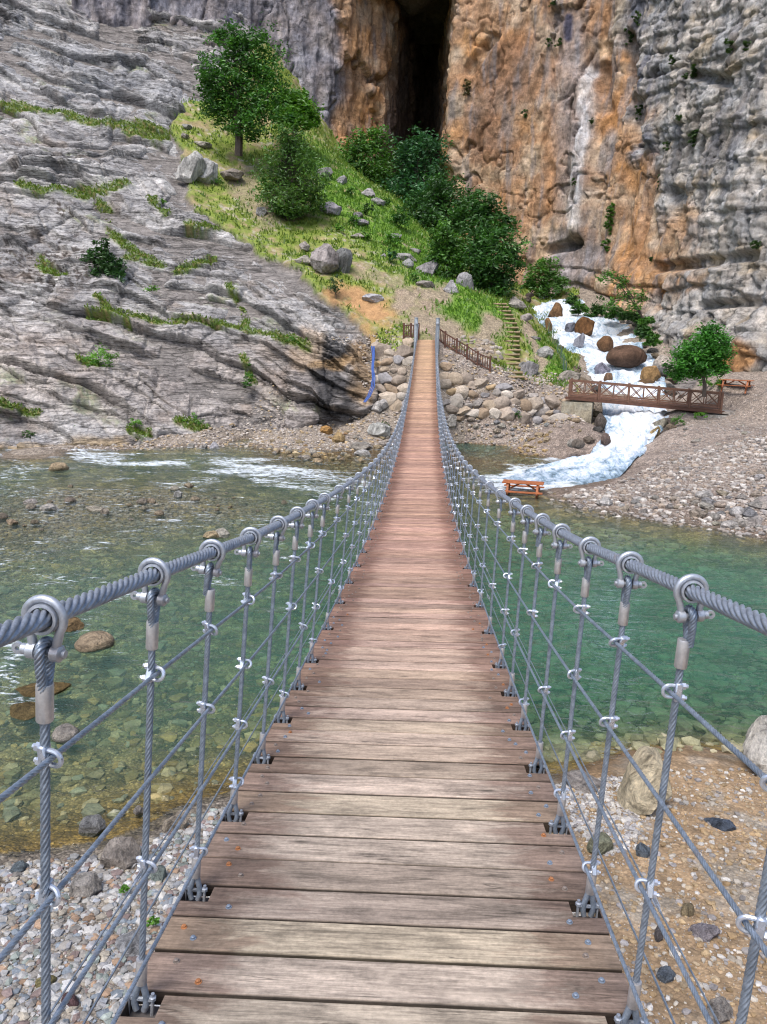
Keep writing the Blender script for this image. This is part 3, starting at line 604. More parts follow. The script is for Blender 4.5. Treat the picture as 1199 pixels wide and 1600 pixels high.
# ================================================================ water
def water_material():
    m = bpy.data.materials.new('river_water'); m.use_nodes = True; t = m.node_tree; t.nodes.clear()
    out = N(t, 'OutputMaterial'); p = wpos(t); dp = attr(t, 'depth').outputs['Fac']; fo = attr(t, 'foam').outputs['Fac']
    ps = mapping(t, p, (0.55, 1.2, 1.0), (0, 0, R(12)))
    n1 = noise(t, ps, 2.0, 4, 0.6, 0.8); n2 = noise(t, ps, 7.0, 3, 0.6, 0.6)
    h = mth(t, 'ADD', mth(t, 'MULTIPLY', n1, 1.0), mth(t, 'MULTIPLY', n2, 0.35))
    bn = bump(t, h, None, 0.8, 0.14)
    # body colour of the water hides the bed with depth
    fac = mth(t, 'SUBTRACT', 1.0, mth(t, 'POWER', 2.718, mth(t, 'MULTIPLY', dp, -0.62)))
    fac = mth(t, 'MULTIPLY', fac, 0.84, True)
    tint = ramp(t, dp, [(0.0, (0.96, 0.95, 0.90)), (0.35, (0.80, 0.90, 0.80)), (1.0, (0.50, 0.80, 0.66))])
    tr = N(t, 'BsdfTransparent'); L(t, tint, tr.inputs['Color'])
    body = N(t, 'BsdfDiffuse'); body.inputs['Color'].default_value = (0.055, 0.20, 0.145, 1); 
    bc = ramp(t, noise(t, ps, 0.5, 3, 0.6), [(0.35, (0.035, 0.135, 0.088)), (0.65, (0.065, 0.215, 0.145))]); sx_ = N(t, 'SeparateXYZ'); L(t, p, sx_.inputs[0]); bc = mixc(t, bc, (0.155, 0.275, 0.235), ramp(t, mth(t, 'ADD', mth(t, 'MULTIPLY', sx_.outputs[0], -.05), .35), [(.3, 0.0), (.75, .8)])); L(t, bc, body.inputs['Color'])
    mx = N(t, 'MixShader'); L(t, fac, mx.inputs[0]); L(t, tr.outputs[0], mx.inputs[1]); L(t, body.outputs[0], mx.inputs[2])
    gl = N(t, 'BsdfGlossy', inp={'Roughness': 0.12}); gl.inputs['Color'].default_value = (0.9, 0.95, 1, 1); L(t, bn, gl.inputs['Normal'])
    fr = N(t, 'Fresnel', inp={'IOR': 1.33}); L(t, bn, fr.inputs['Normal'])
    mg = N(t, 'MixShader'); L(t, mth(t, 'MULTIPLY', fr.outputs[0], 1.0), mg.inputs[0]); L(t, mx.outputs[0], mg.inputs[1]); L(t, gl.outputs[0], mg.inputs[2])
    # foam
    f1 = noise(t, mapping(t, p, (0.8, 2.2, 1), (0, 0, R(8))), 2.3, 7, 0.72, 1.4)
    fm = mth(t, 'ADD', mth(t, 'MULTIPLY', fo, 0.98), mth(t, 'MULTIPLY', mth(t, 'SUBTRACT', f1, 0.5), 3.4)); fm = ramp(t, fm, [(0.62, 0.0), (1.05, 0.85)])
    fw = N(t, 'BsdfDiffuse'); fw.inputs['Color'].default_value = (0.72, 0.79, 0.86, 1); L(t, bn, fw.inputs['Normal'])
    mf = N(t, 'MixShader'); L(t, fm, mf.inputs[0]); L(t, mg.outputs[0], mf.inputs[1]); L(t, fw.outputs[0], mf.inputs[2])
    L(t, mf.outputs[0], out.inputs['Surface']); return m
wy = np.concatenate([np.arange(4.5, 16, 0.06), np.arange(16, 52, 0.11)]); wt = np.linspace(-1.0, 0.95, 800)
YY, TT = np.meshgrid(wy, wt, indexing='ij'); XX = CX-0.044*YY+TT*np.sqrt(YY*YY+16)*0.75
Pw = np.stack([XX, YY, np.full_like(XX, WZ)], -1).reshape(-1, 3); u, v = pr(Pw)
dpt = WZ-height(Pw[:, 0], Pw[:, 1])
foam = np.zeros(len(Pw)); un_ = fbm(Pw*np.array([.5, 1, 1]), .5, 4, off=31.)*60; vn_ = fbm(Pw*np.array([.4, 1, 1]), .45, 4, off=37.)*26
for a in [(110,716,280,722,9,.9),(0,744,60,738,7,.6),(330,726,470,742,12,.85),(470,742,560,752,12,.8),(400,752,520,766,10,.75),(250,716,330,722,7,.5),(0,765,200,770,14,.5),(250,760,330,762,12,.55),(540,760,600,790,16,.5),
          (800,746,900,742,18,1.3),(860,732,940,716,14,1.2),(760,752,810,748,12,1.0),(730,752,770,756,9,.6),(930,712,970,702,10,1.1),(700,772,800,762,12,.35),(520,800,600,830,26,.35),
          (0,1010,20,1060,22,.75),(0,1085,70,1110,16,.7),(100,960,160,990,10,.5),(0,880,120,860,30,.38),(150,840,330,800,30,.36),(300,890,330,900,14,.3),(60,800,260,780,26,.42),(0,900,200,1000,60,.22)]:
    foam = np.maximum(foam, cap(u+un_, v+vn_*(v < 800)+vn_*2*(v >= 800), *a[:5], .9)*a[5])
foam += fbm(Pw, 0.35, 3, off=5.)*0.18; foam = np.maximum(foam, .50*sst(.02, .32, fbm(Pw*np.array([.6, 1.6, 1]), .8, 3, off=41.))*(u < 640)*(v < 960))
ed = sst(0.10, 0.0, dpt)*0.2; foam += ed*(Pw[:, 0] < 0)
chop = 0.25+1.0*np.clip(foam, 0, 1)+0.5*sst(640, 300, u)*(v < 1000)
Pw[:, 2] += (fbm(Pw*np.array([.6, 1.3, 1]), 1.1, 4, off=3.)*0.05+fbm(Pw*np.array([.6, 1.2, 1]), 4.0, 2, off=9.)*0.012)*chop+np.clip(foam, 0, 1)*0.02
river = meshobj('river', npmesh('river', Pw, gridfaces(len(wy), len(wt)), water_material(), True, None, {'depth': np.clip(dpt, 0, 3), 'foam': foam})); tag(river, kind='structure')

def white_water():
    m, t, b = newmat('white_water'); p = wpos(t); fo = attr(t, 'foam').outputs['Fac']
    n = noise(t, mapping(t, p, (1.6, 0.7, 1.3)), 1.5, 8, 0.75, 1.2); n2 = noise(t, p, 9.0, 5, 0.7)
    k = mth(t, 'ADD', mth(t, 'ADD', fo, mth(t, 'MULTIPLY', mth(t, 'SUBTRACT', n, 0.5), 2.4)), mth(t, 'MULTIPLY', mth(t, 'SUBTRACT', n2, 0.5), 0.6))
    L(t, ramp(t, k, [(0.15, (0.10, 0.15, 0.19)), (0.4, (0.28, 0.40, 0.52)), (0.62, (0.52, 0.62, 0.74)), (0.9, (0.80, 0.83, 0.88))]), b.inputs['Base Color'])
    b.inputs['Roughness'].default_value = 0.45; b.inputs['Subsurface Weight'].default_value = 0.0
    bump(t, mth(t, 'ADD', n, mth(t, 'MULTIPLY', n2, 0.3)), b, 0.7, 0.22); return m
secs = [(p.copy(), h) for p, h in _sp]; e = at(790, 753, 34.6); e[2] = WZ-0.02; secs[-1] = (secs[-1][0], 2.1); secs.append((e, 2.2))
secs[-2][0][2] = WZ+0.05; secs[-3][0][2] = max(secs[-3][0][2], WZ+.08)
cs = np.array([s[0] for s in secs]); hs = np.array([s[1] for s in secs]); Ls = np.concatenate([[0], np.cumsum(np.linalg.norm(np.diff(cs, axis=0), axis=1))])
sv = np.arange(0, Ls[-1], 0.14); cc = np.stack([sm(np.interp(sv, Ls, cs[:, k]), 7) for k in range(3)], -1); hw = np.interp(sv, Ls, hs)
tn = np.gradient(cc, axis=0); nn_ = np.stack([-tn[:, 1], tn[:, 0], 0*tn[:, 0]], -1); nn_ /= np.linalg.norm(nn_, axis=1)[:, None]
lat = np.linspace(-1.12, 1.12, 90)
Pq = cc[:, None]+nn_[:, None]*(lat[None, :, None]*hw[:, None, None]); Pq = Pq.reshape(-1, 3)
SL = np.broadcast_to(lat[None], (len(sv), 90)).ravel(); SS = np.broadcast_to(sv[:, None], (len(sv), 90)).ravel()
fl = np.stack([SL*2.2*1.4, SS*0.55, 0*SS], -1)
stp = fbm(np.stack([SS*0.34+0.15*SL, SL*0.5, 0*SS], -1), 1.0, 3, off=4.)*0.9
Pq[:, 2] += (stp+fbm(fl, 1.0, 5, off=2.)*0.42+np.abs(fbm(Pq*np.array([1, .6, 1]), 1.3, 4, off=6.))*0.22)*sst(Ls[-1], Ls[-1]-12, SS)*sst(-1, 3, SS)
Pq[:, 2] -= np.abs(SL)**3*0.10
Pq[:, 2] += sst(Ls[-1]-13, Ls[-1]-2, SS)*0.03
fm = 0.70+0.55*fbm(fl, 0.6, 3, off=12.)-sst(0.8, 1.1, np.abs(SL))*0.3+sst(58, 52, Pq[:, 1])*0.15-0.35*sst(42, 36, Pq[:, 1])
stream = meshobj('stream', npmesh('stream', Pq, gridfaces(len(sv), 90), white_water(), True, None, {'foam': fm})); tag(stream, kind='structure')
def stream_z(x, y):
    k = int(np.argmin((cc[:, 0]-x)**2+(cc[:, 1]-y)**2)); return float(cc[k, 2])

# ================================================================ suspension bridge
def metal(name, col, rough=0.45, met=0.75, ns=40, dirt=0.3):
    m, t, b = newmat(name); p = opos(t); n = noise(t, p, ns, 5, 0.65); k = ramp(t, n, [(0.3, 1-dirt), (0.7, 1+dirt*0.6)])
    gr = noise(t, p, 11, 4, .7); cc_ = mixc(t, mixc(t, col, k, 1.0, 'MULTIPLY'), (0.30, 0.20, 0.13), ramp(t, gr, [(.60, 0.0), (.78, .55)])); cc_ = mixc(t, cc_, mixc(t, col, (.55, .55, .58), 1.0, 'MULTIPLY'), ramp(t, gr, [(.25, .7), (.48, 0.0)]))
    L(t, cc_, b.inputs['Base Color']); b.inputs['Metallic'].default_value = met
    L(t, ramp(t, n, [(0.3, rough+0.12), (0.7, rough-0.08)]), b.inputs['Roughness']); bump(t, n, b, 0.12, 0.002); return m
M_cable = metal('galvanised_cable', (0.33, 0.37, 0.44), 0.5, 0.55, 60, 0.4)
M_rope = metal('steel_rope', (0.30, 0.36, 0.45), 0.45, 0.55, 60, 0.4)
M_galv = metal('cast_galvanised_steel', (0.46, 0.50, 0.57), 0.42, 0.6, 90, 0.28)
M_alu = metal('aluminium_ferrule', (0.55, 0.545, 0.56), 0.38, 0.6, 70, 0.22)
M_clip = metal('zinc_plated_clip', (0.62, 0.68, 0.80), 0.3, 0.7, 90, 0.2)
M_bolt = metal('rusty_bolt', (0.30, 0.25, 0.22), 0.55, 0.4, 60, 0.5)
M_dark = metal('dark_steel_beam', (0.10, 0.09, 0.09), 0.7, 0.2, 10, 0.3)

_zy = np.array([-3, 0, 1.08, 1.56, 2.5, 3.5, 4.5, 6.2, 7.0, 8.8, 9.8, 13, 16.2, 21.7, 26, 30.3, 34, 37.4, 41, 44.3, 48, 51.4, 53])
_zz = np.array([-0.95, -1.41, -1.554, -1.61, -1.722, -1.865, -2.0, -2.215, -2.316, -2.52, -2.63, -2.86, -3.0, -3.07, -2.98, -2.74, -2.37, -1.93, -1.5, -1.13, -0.66, -0.22, 0.0])
_fit = np.polyfit(_zy, _zz, 5)
def dz(y): return float(np.polyval(_fit, y))*0.6+float(np.interp(y, _zy, _zz))*0.4
def dx(y): return 0.0+0.36*max(y/51.0, 0)**1.6
_hy = np.array([-2, 1.08, 1.56, 2.02, 2.5, 3.0, 4.0, 5.3, 9.8, 42, 51]); _hv = np.array([1.25, 1.12, 1.102, 1.082, 1.06, 1.052, 1.048, 1.043, 1.046, 1.046, 1.05])
def rh(y): return float(np.interp(y, _hy, _hv))
HW, RW, RS = 0.60, 0.57, 0.06
def bank(y): return 0.005
def deckpt(side, y, up=0.0, out=0.0):
    return Vector((dx(y)+side*(HW+out), y, dz(y)+side*bank(y)+up))
def railpt(side, y, fr=1.0, out=0.0):
    """point on a hanger line: fr 0 at the deck edge, 1 at the main cable"""
    a = deckpt(side, y); b = Vector((dx(y)+RS+side*(RW+out), y, dz(y)+rh(y)))
    return a.lerp(b, fr)
HY = [0.55, 1.08, 1.56, 2.02, 2.50, 3.01, 3.49, 3.99, 4.51, 5.33, 6.20, 7.05, 7.95, 8.83, 9.78]
while HY[-1] < 50.2: HY.append(HY[-1]+0.86)
bridge = empty('suspension_bridge', (dx(51), 51.0, dz(51))); tag(bridge, 'long suspension footbridge with brown plank deck and grey steel cable railings', 'bridge')
bridge.location = (0, 0, dz(0)); BO = Vector(bridge.location)
def local(o):            # geometry is made in world coordinates; keep it there under the bridge empty
    o.location = -BO; return o

def wood_material(name, base_by_attr=True, edge=True, axis=0, rough=0.8):
    m, t, b = newmat(name); c = attr(t, 'Col').outputs['Color']; g = N(t, 'Attribute', attribute_name='uvw').outputs['Vector']
    st = mapping(t, g, (2.2, 34, 34)); n1 = noise(t, st, 1.0, 7, 0.7, 0.25); n2 = noise(t, mapping(t, g, (1.0, 4.5, 5)), 2.6, 6, 0.68, 0.8)
    n3 = noise(t, mapping(t, g, (2.0, 5.5, 5)), 1.3, 5, 0.65, 1.0); n4 = noise(t, mapping(t, g, (9, 150, 150)), 1.0, 4, 0.7); n5 = noise(t, g, 60, 4, .7)
    k = ramp(t, n1, [(0.32, 0.34), (0.43, 0.84), (0.55, 1.04), (0.7, 1.38)]); cl = mixc(t, c, k, 0.6, 'MULTIPLY')
    cl = mixc(t, cl, ramp(t, n4, [(0.35, 0.62), (0.6, 1.12)]), 0.85, 'MULTIPLY')
    cl = mixc(t, cl, ramp(t, n2, [(0.34, 0.5), (0.5, 0.98), (0.66, 1.3)]), 0.9, 'MULTIPLY')
    cl = mixc(t, cl, ramp(t, n5, [(0.3, 0.72), (0.65, 1.15)]), 0.8, 'MULTIPLY')
    # knots
    kv = N(t, 'TexVoronoi', inp={'Scale': 1.0}); L(t, mapping(t, g, (2.4, 7.5, 7.5)), kv.inputs['Vector'])
    kn = ramp(t, kv.outputs['Distance'], [(0.04, 0.22), (0.07, 0.6), (0.13, 1.0)]); cl = mixc(t, cl, kn, 0.8, 'MULTIPLY')
    cr = N(t, 'TexNoise', inp={'Scale': 1.0, 'Detail': 3, 'Roughness': .5, 'Distortion': .3}); L(t, mapping(t, g, (0.9, 16, 16)), cr.inputs['Vector'])
    crl = ramp(t, mth(t, 'ABSOLUTE', mth(t, 'SUBTRACT', cr.outputs['Fac'], .5)), [(0.0, .25), (.012, 1.0)]); cl = mixc(t, cl, crl, mth(t, 'MULTIPLY', ramp(t, n3, [(.42, 1.0), (.52, 0.0)]), .8), 'MULTIPLY')
    # pale worn patches
    pale = ramp(t, n3, [(0.53, 0.0), (0.68, 1.0)]); cl = mixc(t, cl, mixc(t, c, (1.45, 1.45, 1.45), 1.0, 'MULTIPLY'), mth(t, 'MULTIPLY', pale, 0.45))
    if edge:
        s = N(t, 'SeparateXYZ'); L(t, g, s.inputs[0]); ax = mth(t, 'ABSOLUTE', s.outputs[0])
        e = mth(t, 'ADD', ax, mth(t, 'MULTIPLY', mth(t, 'SUBTRACT', n3, 0.5), 0.75)); e = mth(t, 'ADD', e, mth(t, 'MULTIPLY', mth(t, 'SUBTRACT', n2, 0.5), 0.35))
        em = ramp(t, e, [(0.34, 0.0), (0.47, 1.0)]); dk = mixc(t, cl, (0.44, 0.37, 0.36), 1.0, 'MULTIPLY')
        cl = mixc(t, cl, dk, mth(t, 'MULTIPLY', em, 0.85))
    L(t, cl, b.inputs['Base Color']); b.inputs['Roughness'].default_value = rough; b.inputs['Specular IOR Level'].default_value = 0.3
    bump(t, mth(t, 'ADD', n1, mth(t, 'MULTIPLY', n4, 0.3)), b, 0.5, 0.004); return m
M_plank = wood_material('weathered_plank')
# deck planks: prisms with rounded upper edges, notched where a hanger passes
rng = random.Random(11)
pv, pf, pcol, puv = [], [], [], []
bolts = []
def plank(y0, y1, notch, idx):
    th = 0.045; ym = (y0+y1)/2; W = HW+0.035+rng.uniform(-.006, .006); sk = rng.uniform(-.0015, .0015); lift = rng.uniform(-.0015, .0015)
    b_ = 0.004
    def z(y): return dz(y)+lift
    nd = 0.075
    xs = [-W, -(HW+0.03), -(HW-0.055), HW-0.055, HW+0.03, W] if notch else [-W, W]
    cl = np.interp(ym, [0, 2.5, 5, 10, 20, 34, 46, 52], [0.0, 0.1, 0.55, 0.95, 1, 1.6, 2.0, 2.0])
    A, B_, C_ = np.array([0.44, 0.372, 0.295]), np.array([0.49, 0.295, 0.22]), np.array([0.55, 0.36, 0.22])  # tone along the deck: wood colour with some of the light painted in
    base = A*(1-cl)+B_*cl if cl < 1 else B_*(2-cl)+C_*(cl-1); base = base*rng.uniform(0.72, 1.2)*np.array([1, rng.uniform(.98, 1.02), rng.uniform(.97, 1.05)])
    off = rng.uniform(0, 40)
    segs = []
    for k in range(len(xs)-1):
        yy1 = y1
        if notch and k in (1, len(xs)-3): yy1 = y1-nd
        segs.append((xs[k], xs[k+1], y0, yy1))
    for (xa, xb, ya, yb) in segs:
        n0 = len(pv)
        # section (y, z) with eased edges; ends at xa, xb
        sec = [(ya, -th), (ya, -.005), (ya+.003, 0), (yb-.003, 0), (yb, -.005), (yb, -th)]
        xx = [xa, xb] if abs(xb-xa) < .2 else list(np.linspace(xa, xb, 5))
        for x in xx:
            for (y, q) in sec:
                pv.append((dx(ym)+x, y+sk*x, z(y)+q+bank(ym)*x/HW)); pcol.append(base if q == 0 else base*0.22); puv.append((x, y+off*0.37, q+off))  # side faces painted dark so the gaps between planks look shaded
        for k in range(len(xx)-1):
            for j in range(6):
                a = n0+k*6+j; c = n0+k*6+(j+1) % 6; pf.append((a, c, c+6, a+6))
        pf.append((n0, n0+5, n0+4, n0+1)); pf.append((n0+1, n0+4, n0+3, n0+2))
        e_ = n0+(len(xx)-1)*6; pf.append((e_, e_+1, e_+4, e_+5)); pf.append((e_+1, e_+2, e_+3, e_+4))
    for sd in (-1, 1):
        for q in ((0.30, 0.085), (0.72, 0.05)):
            xb = sd*(W-q[1]-rng.uniform(0.0, .03)-(0.05 if rng.random() < .3 else 0)); yb = y0+(y1-y0)*q[0]+rng.uniform(-.012, .012)
            if notch and q[0] > .6: continue
            bolts.append((Vector((dx(ym)+xb, yb, z(yb)+bank(ym)*xb/HW)), ym))
edges = [-1.2]
HYs = [y+0.03 for y in HY]
yy = [-1.2, -1.05, -0.9, -.74, -.58, -.42, -.26, -.1, .06, .22, .38]
cuts = []
prev = 0.06
for hyi in HYs:
    n = max(1, int(round((hyi-prev)/0.165))); st = (hyi-prev)/n
    for k in range(n):
        j = rng.uniform(-.012, .012) if k < n-1 else 0
        cuts.append((prev+st*k, k == n-1))
    prev = hyi
ys_ = [c[0] for c in cuts]+[prev]
y = 0.06; pre = []
while y > -1.3: pre.append((y-.16, y, False)); y -= .16
for a_, b2, nt_ in pre[::-1]: plank(a_+.004, b2-.004, nt_, 0)
for i in range(len(ys_)-1):
    g_ = rng.uniform(.0025, .0075)
    plank(ys_[i]+g_, ys_[i+1]-g_-(0.003 if cuts[i][1] else 0), cuts[i][1], i)
y = ys_[-1]
while y < 51.6: plank(y+.004, y+.156, False, 0); y += .16
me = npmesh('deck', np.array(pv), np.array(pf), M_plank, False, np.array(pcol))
a = me.attributes.new('uvw', 'FLOAT_VECTOR', 'POINT'); a.data.foreach_set('vector', np.array(puv, dtype=np.float32).ravel())
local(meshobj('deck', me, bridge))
# bolt heads
mb = MB(); mb.tube([(0, 0, 0.0005), (0, 0, 0.0025)], [0.0095, 0.009], 12); mb.tube([(0, 0, 0.0025), (0, 0, 0.0075), (0, 0, 0.009)], [0.0066, 0.0066, 0.004], 6)
bolt_me = mb.mesh('deck_bolt', M_bolt); bolt_me2 = bolt_me.copy(); bolt_me2.materials.clear(); bolt_me2.materials.append(metal('rust_orange_bolt', (0.40, 0.17, 0.07), 0.7, 0.1, 80, .5))
bolt_me3 = bolt_me.copy(); bolt_me3.materials.clear(); bolt_me3.materials.append(M_rope)
bolts.sort(key=lambda q: q[0].y if q[0].y > 0.9 else 99)
for k, (p, ym) in enumerate(bolts[:100]):
    rr = rng.random(); o = meshobj('deck_bolt', bolt_me2 if rr < .16 else (bolt_me3 if rr < .65 else bolt_me), bridge); o.location = p-BO; o.rotation_euler = (0, 0, rng.uniform(0, 3))
bv = np.array([q.co[:] for q in bolt_me.vertices]); bf = [tuple(f.vertices) for f in bolt_me.polygons]; rest = MB()
for p, ym in bolts[100:]:
    if 0.3 < ym < 16: rest.add([(q[0]+p.x, q[1]+p.y, q[2]+p.z) for q in bv[::1]], bf, True)
tag(local(rest.build('deck_bolt', M_bolt, bridge)), kind='stuff')
# bearers under the planks and deck cables
for i, y in enumerate(HY):
    pass
bb = MB(); bb.box((0, 0, -.085), (2*HW+.10, .06, .07), None, .004); bear = bb.mesh('bearer', M_dark)
for y in [-0.4]+HY:
    o = meshobj('bearer', bear, bridge); o.location = Vector((dx(y), y, dz(y)))-BO
ys = np.arange(-1.3, 51.8, 0.5)
for sx in (-0.53, -0.2, 0.2, 0.53):
    q = MB(); q.tube([(dx(y)+sx, y, dz(y)-.060) for y in ys], .009, 6); local(q.build('deck_cable', M_rope, bridge))

def lay_rope(name, pts, r, strands, pitch, step, mat, parent, amp=0.34, ring=None, arr=None):
    """twisted wire rope: lobed section that turns along the line"""
    pts = np.array([tuple(p) for p in pts]); Lp = np.concatenate([[0], np.cumsum(np.linalg.norm(np.diff(pts, axis=0), axis=1))])
    s = np.arange(0, Lp[-1]+1e-6, step) if np.isscalar(step) else step(Lp[-1])
    c = np.stack([np.interp(s, Lp, pts[:, k]) for k in range(3)], -1); tg = np.gradient(c, axis=0); tg /= np.linalg.norm(tg, axis=1)[:, None]
    ref = np.array([1.0, 0, 0]) if abs(tg[0, 0]) < .8 else np.array([0, 0, 1.0])
    x = ref-tg*(tg@ref)[:, None]; x /= np.linalg.norm(x, axis=1)[:, None]; yv = np.cross(tg, x)
    n = strands*(6 if strands == 7 else 4); th = np.arange(n)*2*math.pi/n
    tw = 2*math.pi*s/pitch
    ph = th[None, :]+tw[:, None]; lob = np.abs(np.sin(strands*th/2))[None]; rad = r*(1-amp+amp*lob**.6)+0*ph
    Pp = c[:, None]+(x[:, None]*np.cos(ph)[..., None]+yv[:, None]*np.sin(ph)[..., None])*rad[..., None]
    i = np.arange(len(s)*n).reshape(len(s), n); j = np.roll(i, -1, 1)
    F = np.stack([i[:-1], j[:-1], j[1:], i[1:]], -1).reshape(-1, 4)
    me = npmesh(name, Pp.reshape(-1, 3), F, mat, True); return meshobj(name, me, parent) if parent is not None else me
def nstep(Lt):
    o = [0.0]
    while o[-1] < Lt: o.append(o[-1]+max(0.006, 0.0016*max(o[-1]-0.8, 0)**1.25+0.006))
    return np.array(o)
for sd in (-1, 1):
    pts = [railpt(sd, y) for y in np.arange(-0.5, 51.4, 0.25)]
    local(lay_rope('main_cable', pts, 0.0165, 7, 0.19 if sd > 0 else -0.19, nstep, M_cable, bridge, 0.34, 42))
ROPEF = [0.79, 0.565, 0.345, 0.125]
for sd in (-1, 1):
    for fr in ROPEF:
        pts = [railpt(sd, y, fr, 0.012)+Vector((sd*-0.022, 0, 0)) for y in np.arange(-0.5, 51.2, 0.25)]
        local(lay_rope('side_rope', pts, 0.0056, 6, 0.075, nstep, M_rope, bridge, 0.34, 12))
# hanger: top shackle round the cable, loop, ferrule, rope, ferrule, bottom eye
def hanger_rope_mesh(h):
    return lay_rope('hanger_rope', [(0, 0, .115), (0, 0, h-.165)], 0.0083, 6, 0.085, 0.009, M_rope, None, 0.34, 24)
def shackle_mesh():
    m_ = MB(); pts = []; rr = []
    for k in range(0, 25):
        a = R(-35+k*250/24); pts.append((0.031*math.cos(a), 0, 0.031*math.sin(a))); rr.append(0.0068)
    pts = [(0.0195, 0, -0.052), (0.020, 0, -0.040), (0.0225, 0, -0.028)]+pts+[(-0.0225, 0, -0.028), (-0.020, 0, -0.040), (-0.0195, 0, -0.052)]
    m_.tube(pts, [0.0072]*3+rr+[0.0072]*3, 12)
    for sx in (-1, 1): m_.tube([(sx*0.011, 0, -.055), (sx*.013, 0, -.055), (sx*.026, 0, -.055), (sx*.029, 0, -.055)], [.010, .0135, .0135, .010], 16)
    return m_.mesh('shackle', M_galv)
def pin_mesh():
    m_ = MB(); m_.tube([(-.034, 0, -.055), (.034, 0, -.055)], .0065, 12)
    m_.tube([(.029, 0, -.055), (.037, 0, -.055)], .009, 12); n = 14
    # flat eye at the end of the pin
    V = []; F = []
    for k in range(n):
        a = 2*math.pi*k/n
        for rr_, yy_ in ((.0095, -.003), (.0038, -.003), (.0038, .003), (.0095, .003)): V.append((.044+rr_*math.cos(a), yy_, -.055+rr_*math.sin(a)))
    for k in range(n):
        for j in range(4): F.append((k*4+j, k*4+(j+1) % 4, ((k+1) % n)*4+(j+1) % 4, ((k+1) % n)*4+j))
    m_.add(V, F, True); return m_.mesh('shackle_pin', M_galv)
def collar_mesh():
    m_ = MB(); V = []; F = []; n = 28; pro = [(-.014, .019), (-.014, .0235), (-.009, .0245), (-.004, .022), (.004, .022), (.009, .0245), (.014, .0235), (.014, .019)]
    for k in range(n):
        a = 2*math.pi*k/n
        for yy_, rr_ in pro: V.append((rr_*math.cos(a), yy_, rr_*math.sin(a)))
    q = len(pro)
    for k in range(n):
        for j in range(q): F.append((k*q+j, ((k+1) % n)*q+j, ((k+1) % n)*q+(j+1) % q, k*q+(j+1) % q))
    m_.add(V, F, True); return m_.mesh('cable_collar', M_galv)
def loop_mesh():
    pts = []
    for k in range(17):
        a = R(-12+k*204/16); pts.append((0, 0.0155*math.cos(a), -.0555+0.0155*math.sin(a)+.001))
    pts = [(0, .004, -.125), (0, .008, -.105), (0, .0135, -.08)]+pts+[(0, -.0135, -.08), (0, -.008, -.105), (0, -.004, -.125)]
    return lay_rope('top_loop', pts, 0.0085, 6, 0.05, 0.004, M_rope, None, 0.34, 24)
def ferrule_mesh(z0, z1, r=.0125):
    m_ = MB(); m_.tube([(0, 0, z0), (0, 0, z0+.002), (0, 0, z1-.002), (0, 0, z1)], [r*.93, r, r, r*.93], 20); return m_.mesh('ferrule', M_alu)
def foot_mesh():
    m_ = MB()
    for sx in (-1, 1): m_.tube([(sx*.003, 0, .062), (sx*.008, 0, .035), (sx*.014, 0, .012), (sx*.015, 0, -.012), (sx*.010, 0, -.03)], .0085, 10)
    return m_.mesh('bottom_loop', M_rope)
def eye_mesh():
    m_ = MB()
    for sx in (-1, 1):
        m_.tube([(sx*.030, .0, .004), (sx*.030, 0, .012), (sx*.030, 0, .014)], [.0095, .0095, .006], 6)
        m_.tube([(sx*.030, .0, -.05), (sx*.030, 0, .022)], .0048, 8)
        m_.tube([(-.03, 0, .002), (.03, 0, .002)], .006, 8)
    return m_.mesh('deck_eye', M_galv)
def clamp_mesh():
    m_ = MB(); pts = []
    for k in range(13):
        a = R(-90+k*180/12); pts.append((-0.014-0.0105*math.cos(a)+.006, 0, 0.0105*math.sin(a)))
    pts = [(0.022, 0, -.0105)]+pts+[(.022, 0, .0105)]
    m_.tube(pts, .0034, 8); m_.box((0.006, 0, 0), (.012, .015, .034), None, .002)
    for s_ in (-1, 1): m_.tube([(0.011, 0, s_*.0105), (.0175, 0, s_*.0105)], .0062, 6)
    return m_.mesh('rope_clip', M_clip)
me_sh, me_pin, me_col, me_loop, me_foot, me_clip, me_eye = shackle_mesh(), pin_mesh(), collar_mesh(), loop_mesh(), foot_mesh(), clamp_mesh(), eye_mesh()
me_f1 = ferrule_mesh(-.172, -.108, .0135); me_f2 = ferrule_mesh(.050, .122, .0140)
hm = {}
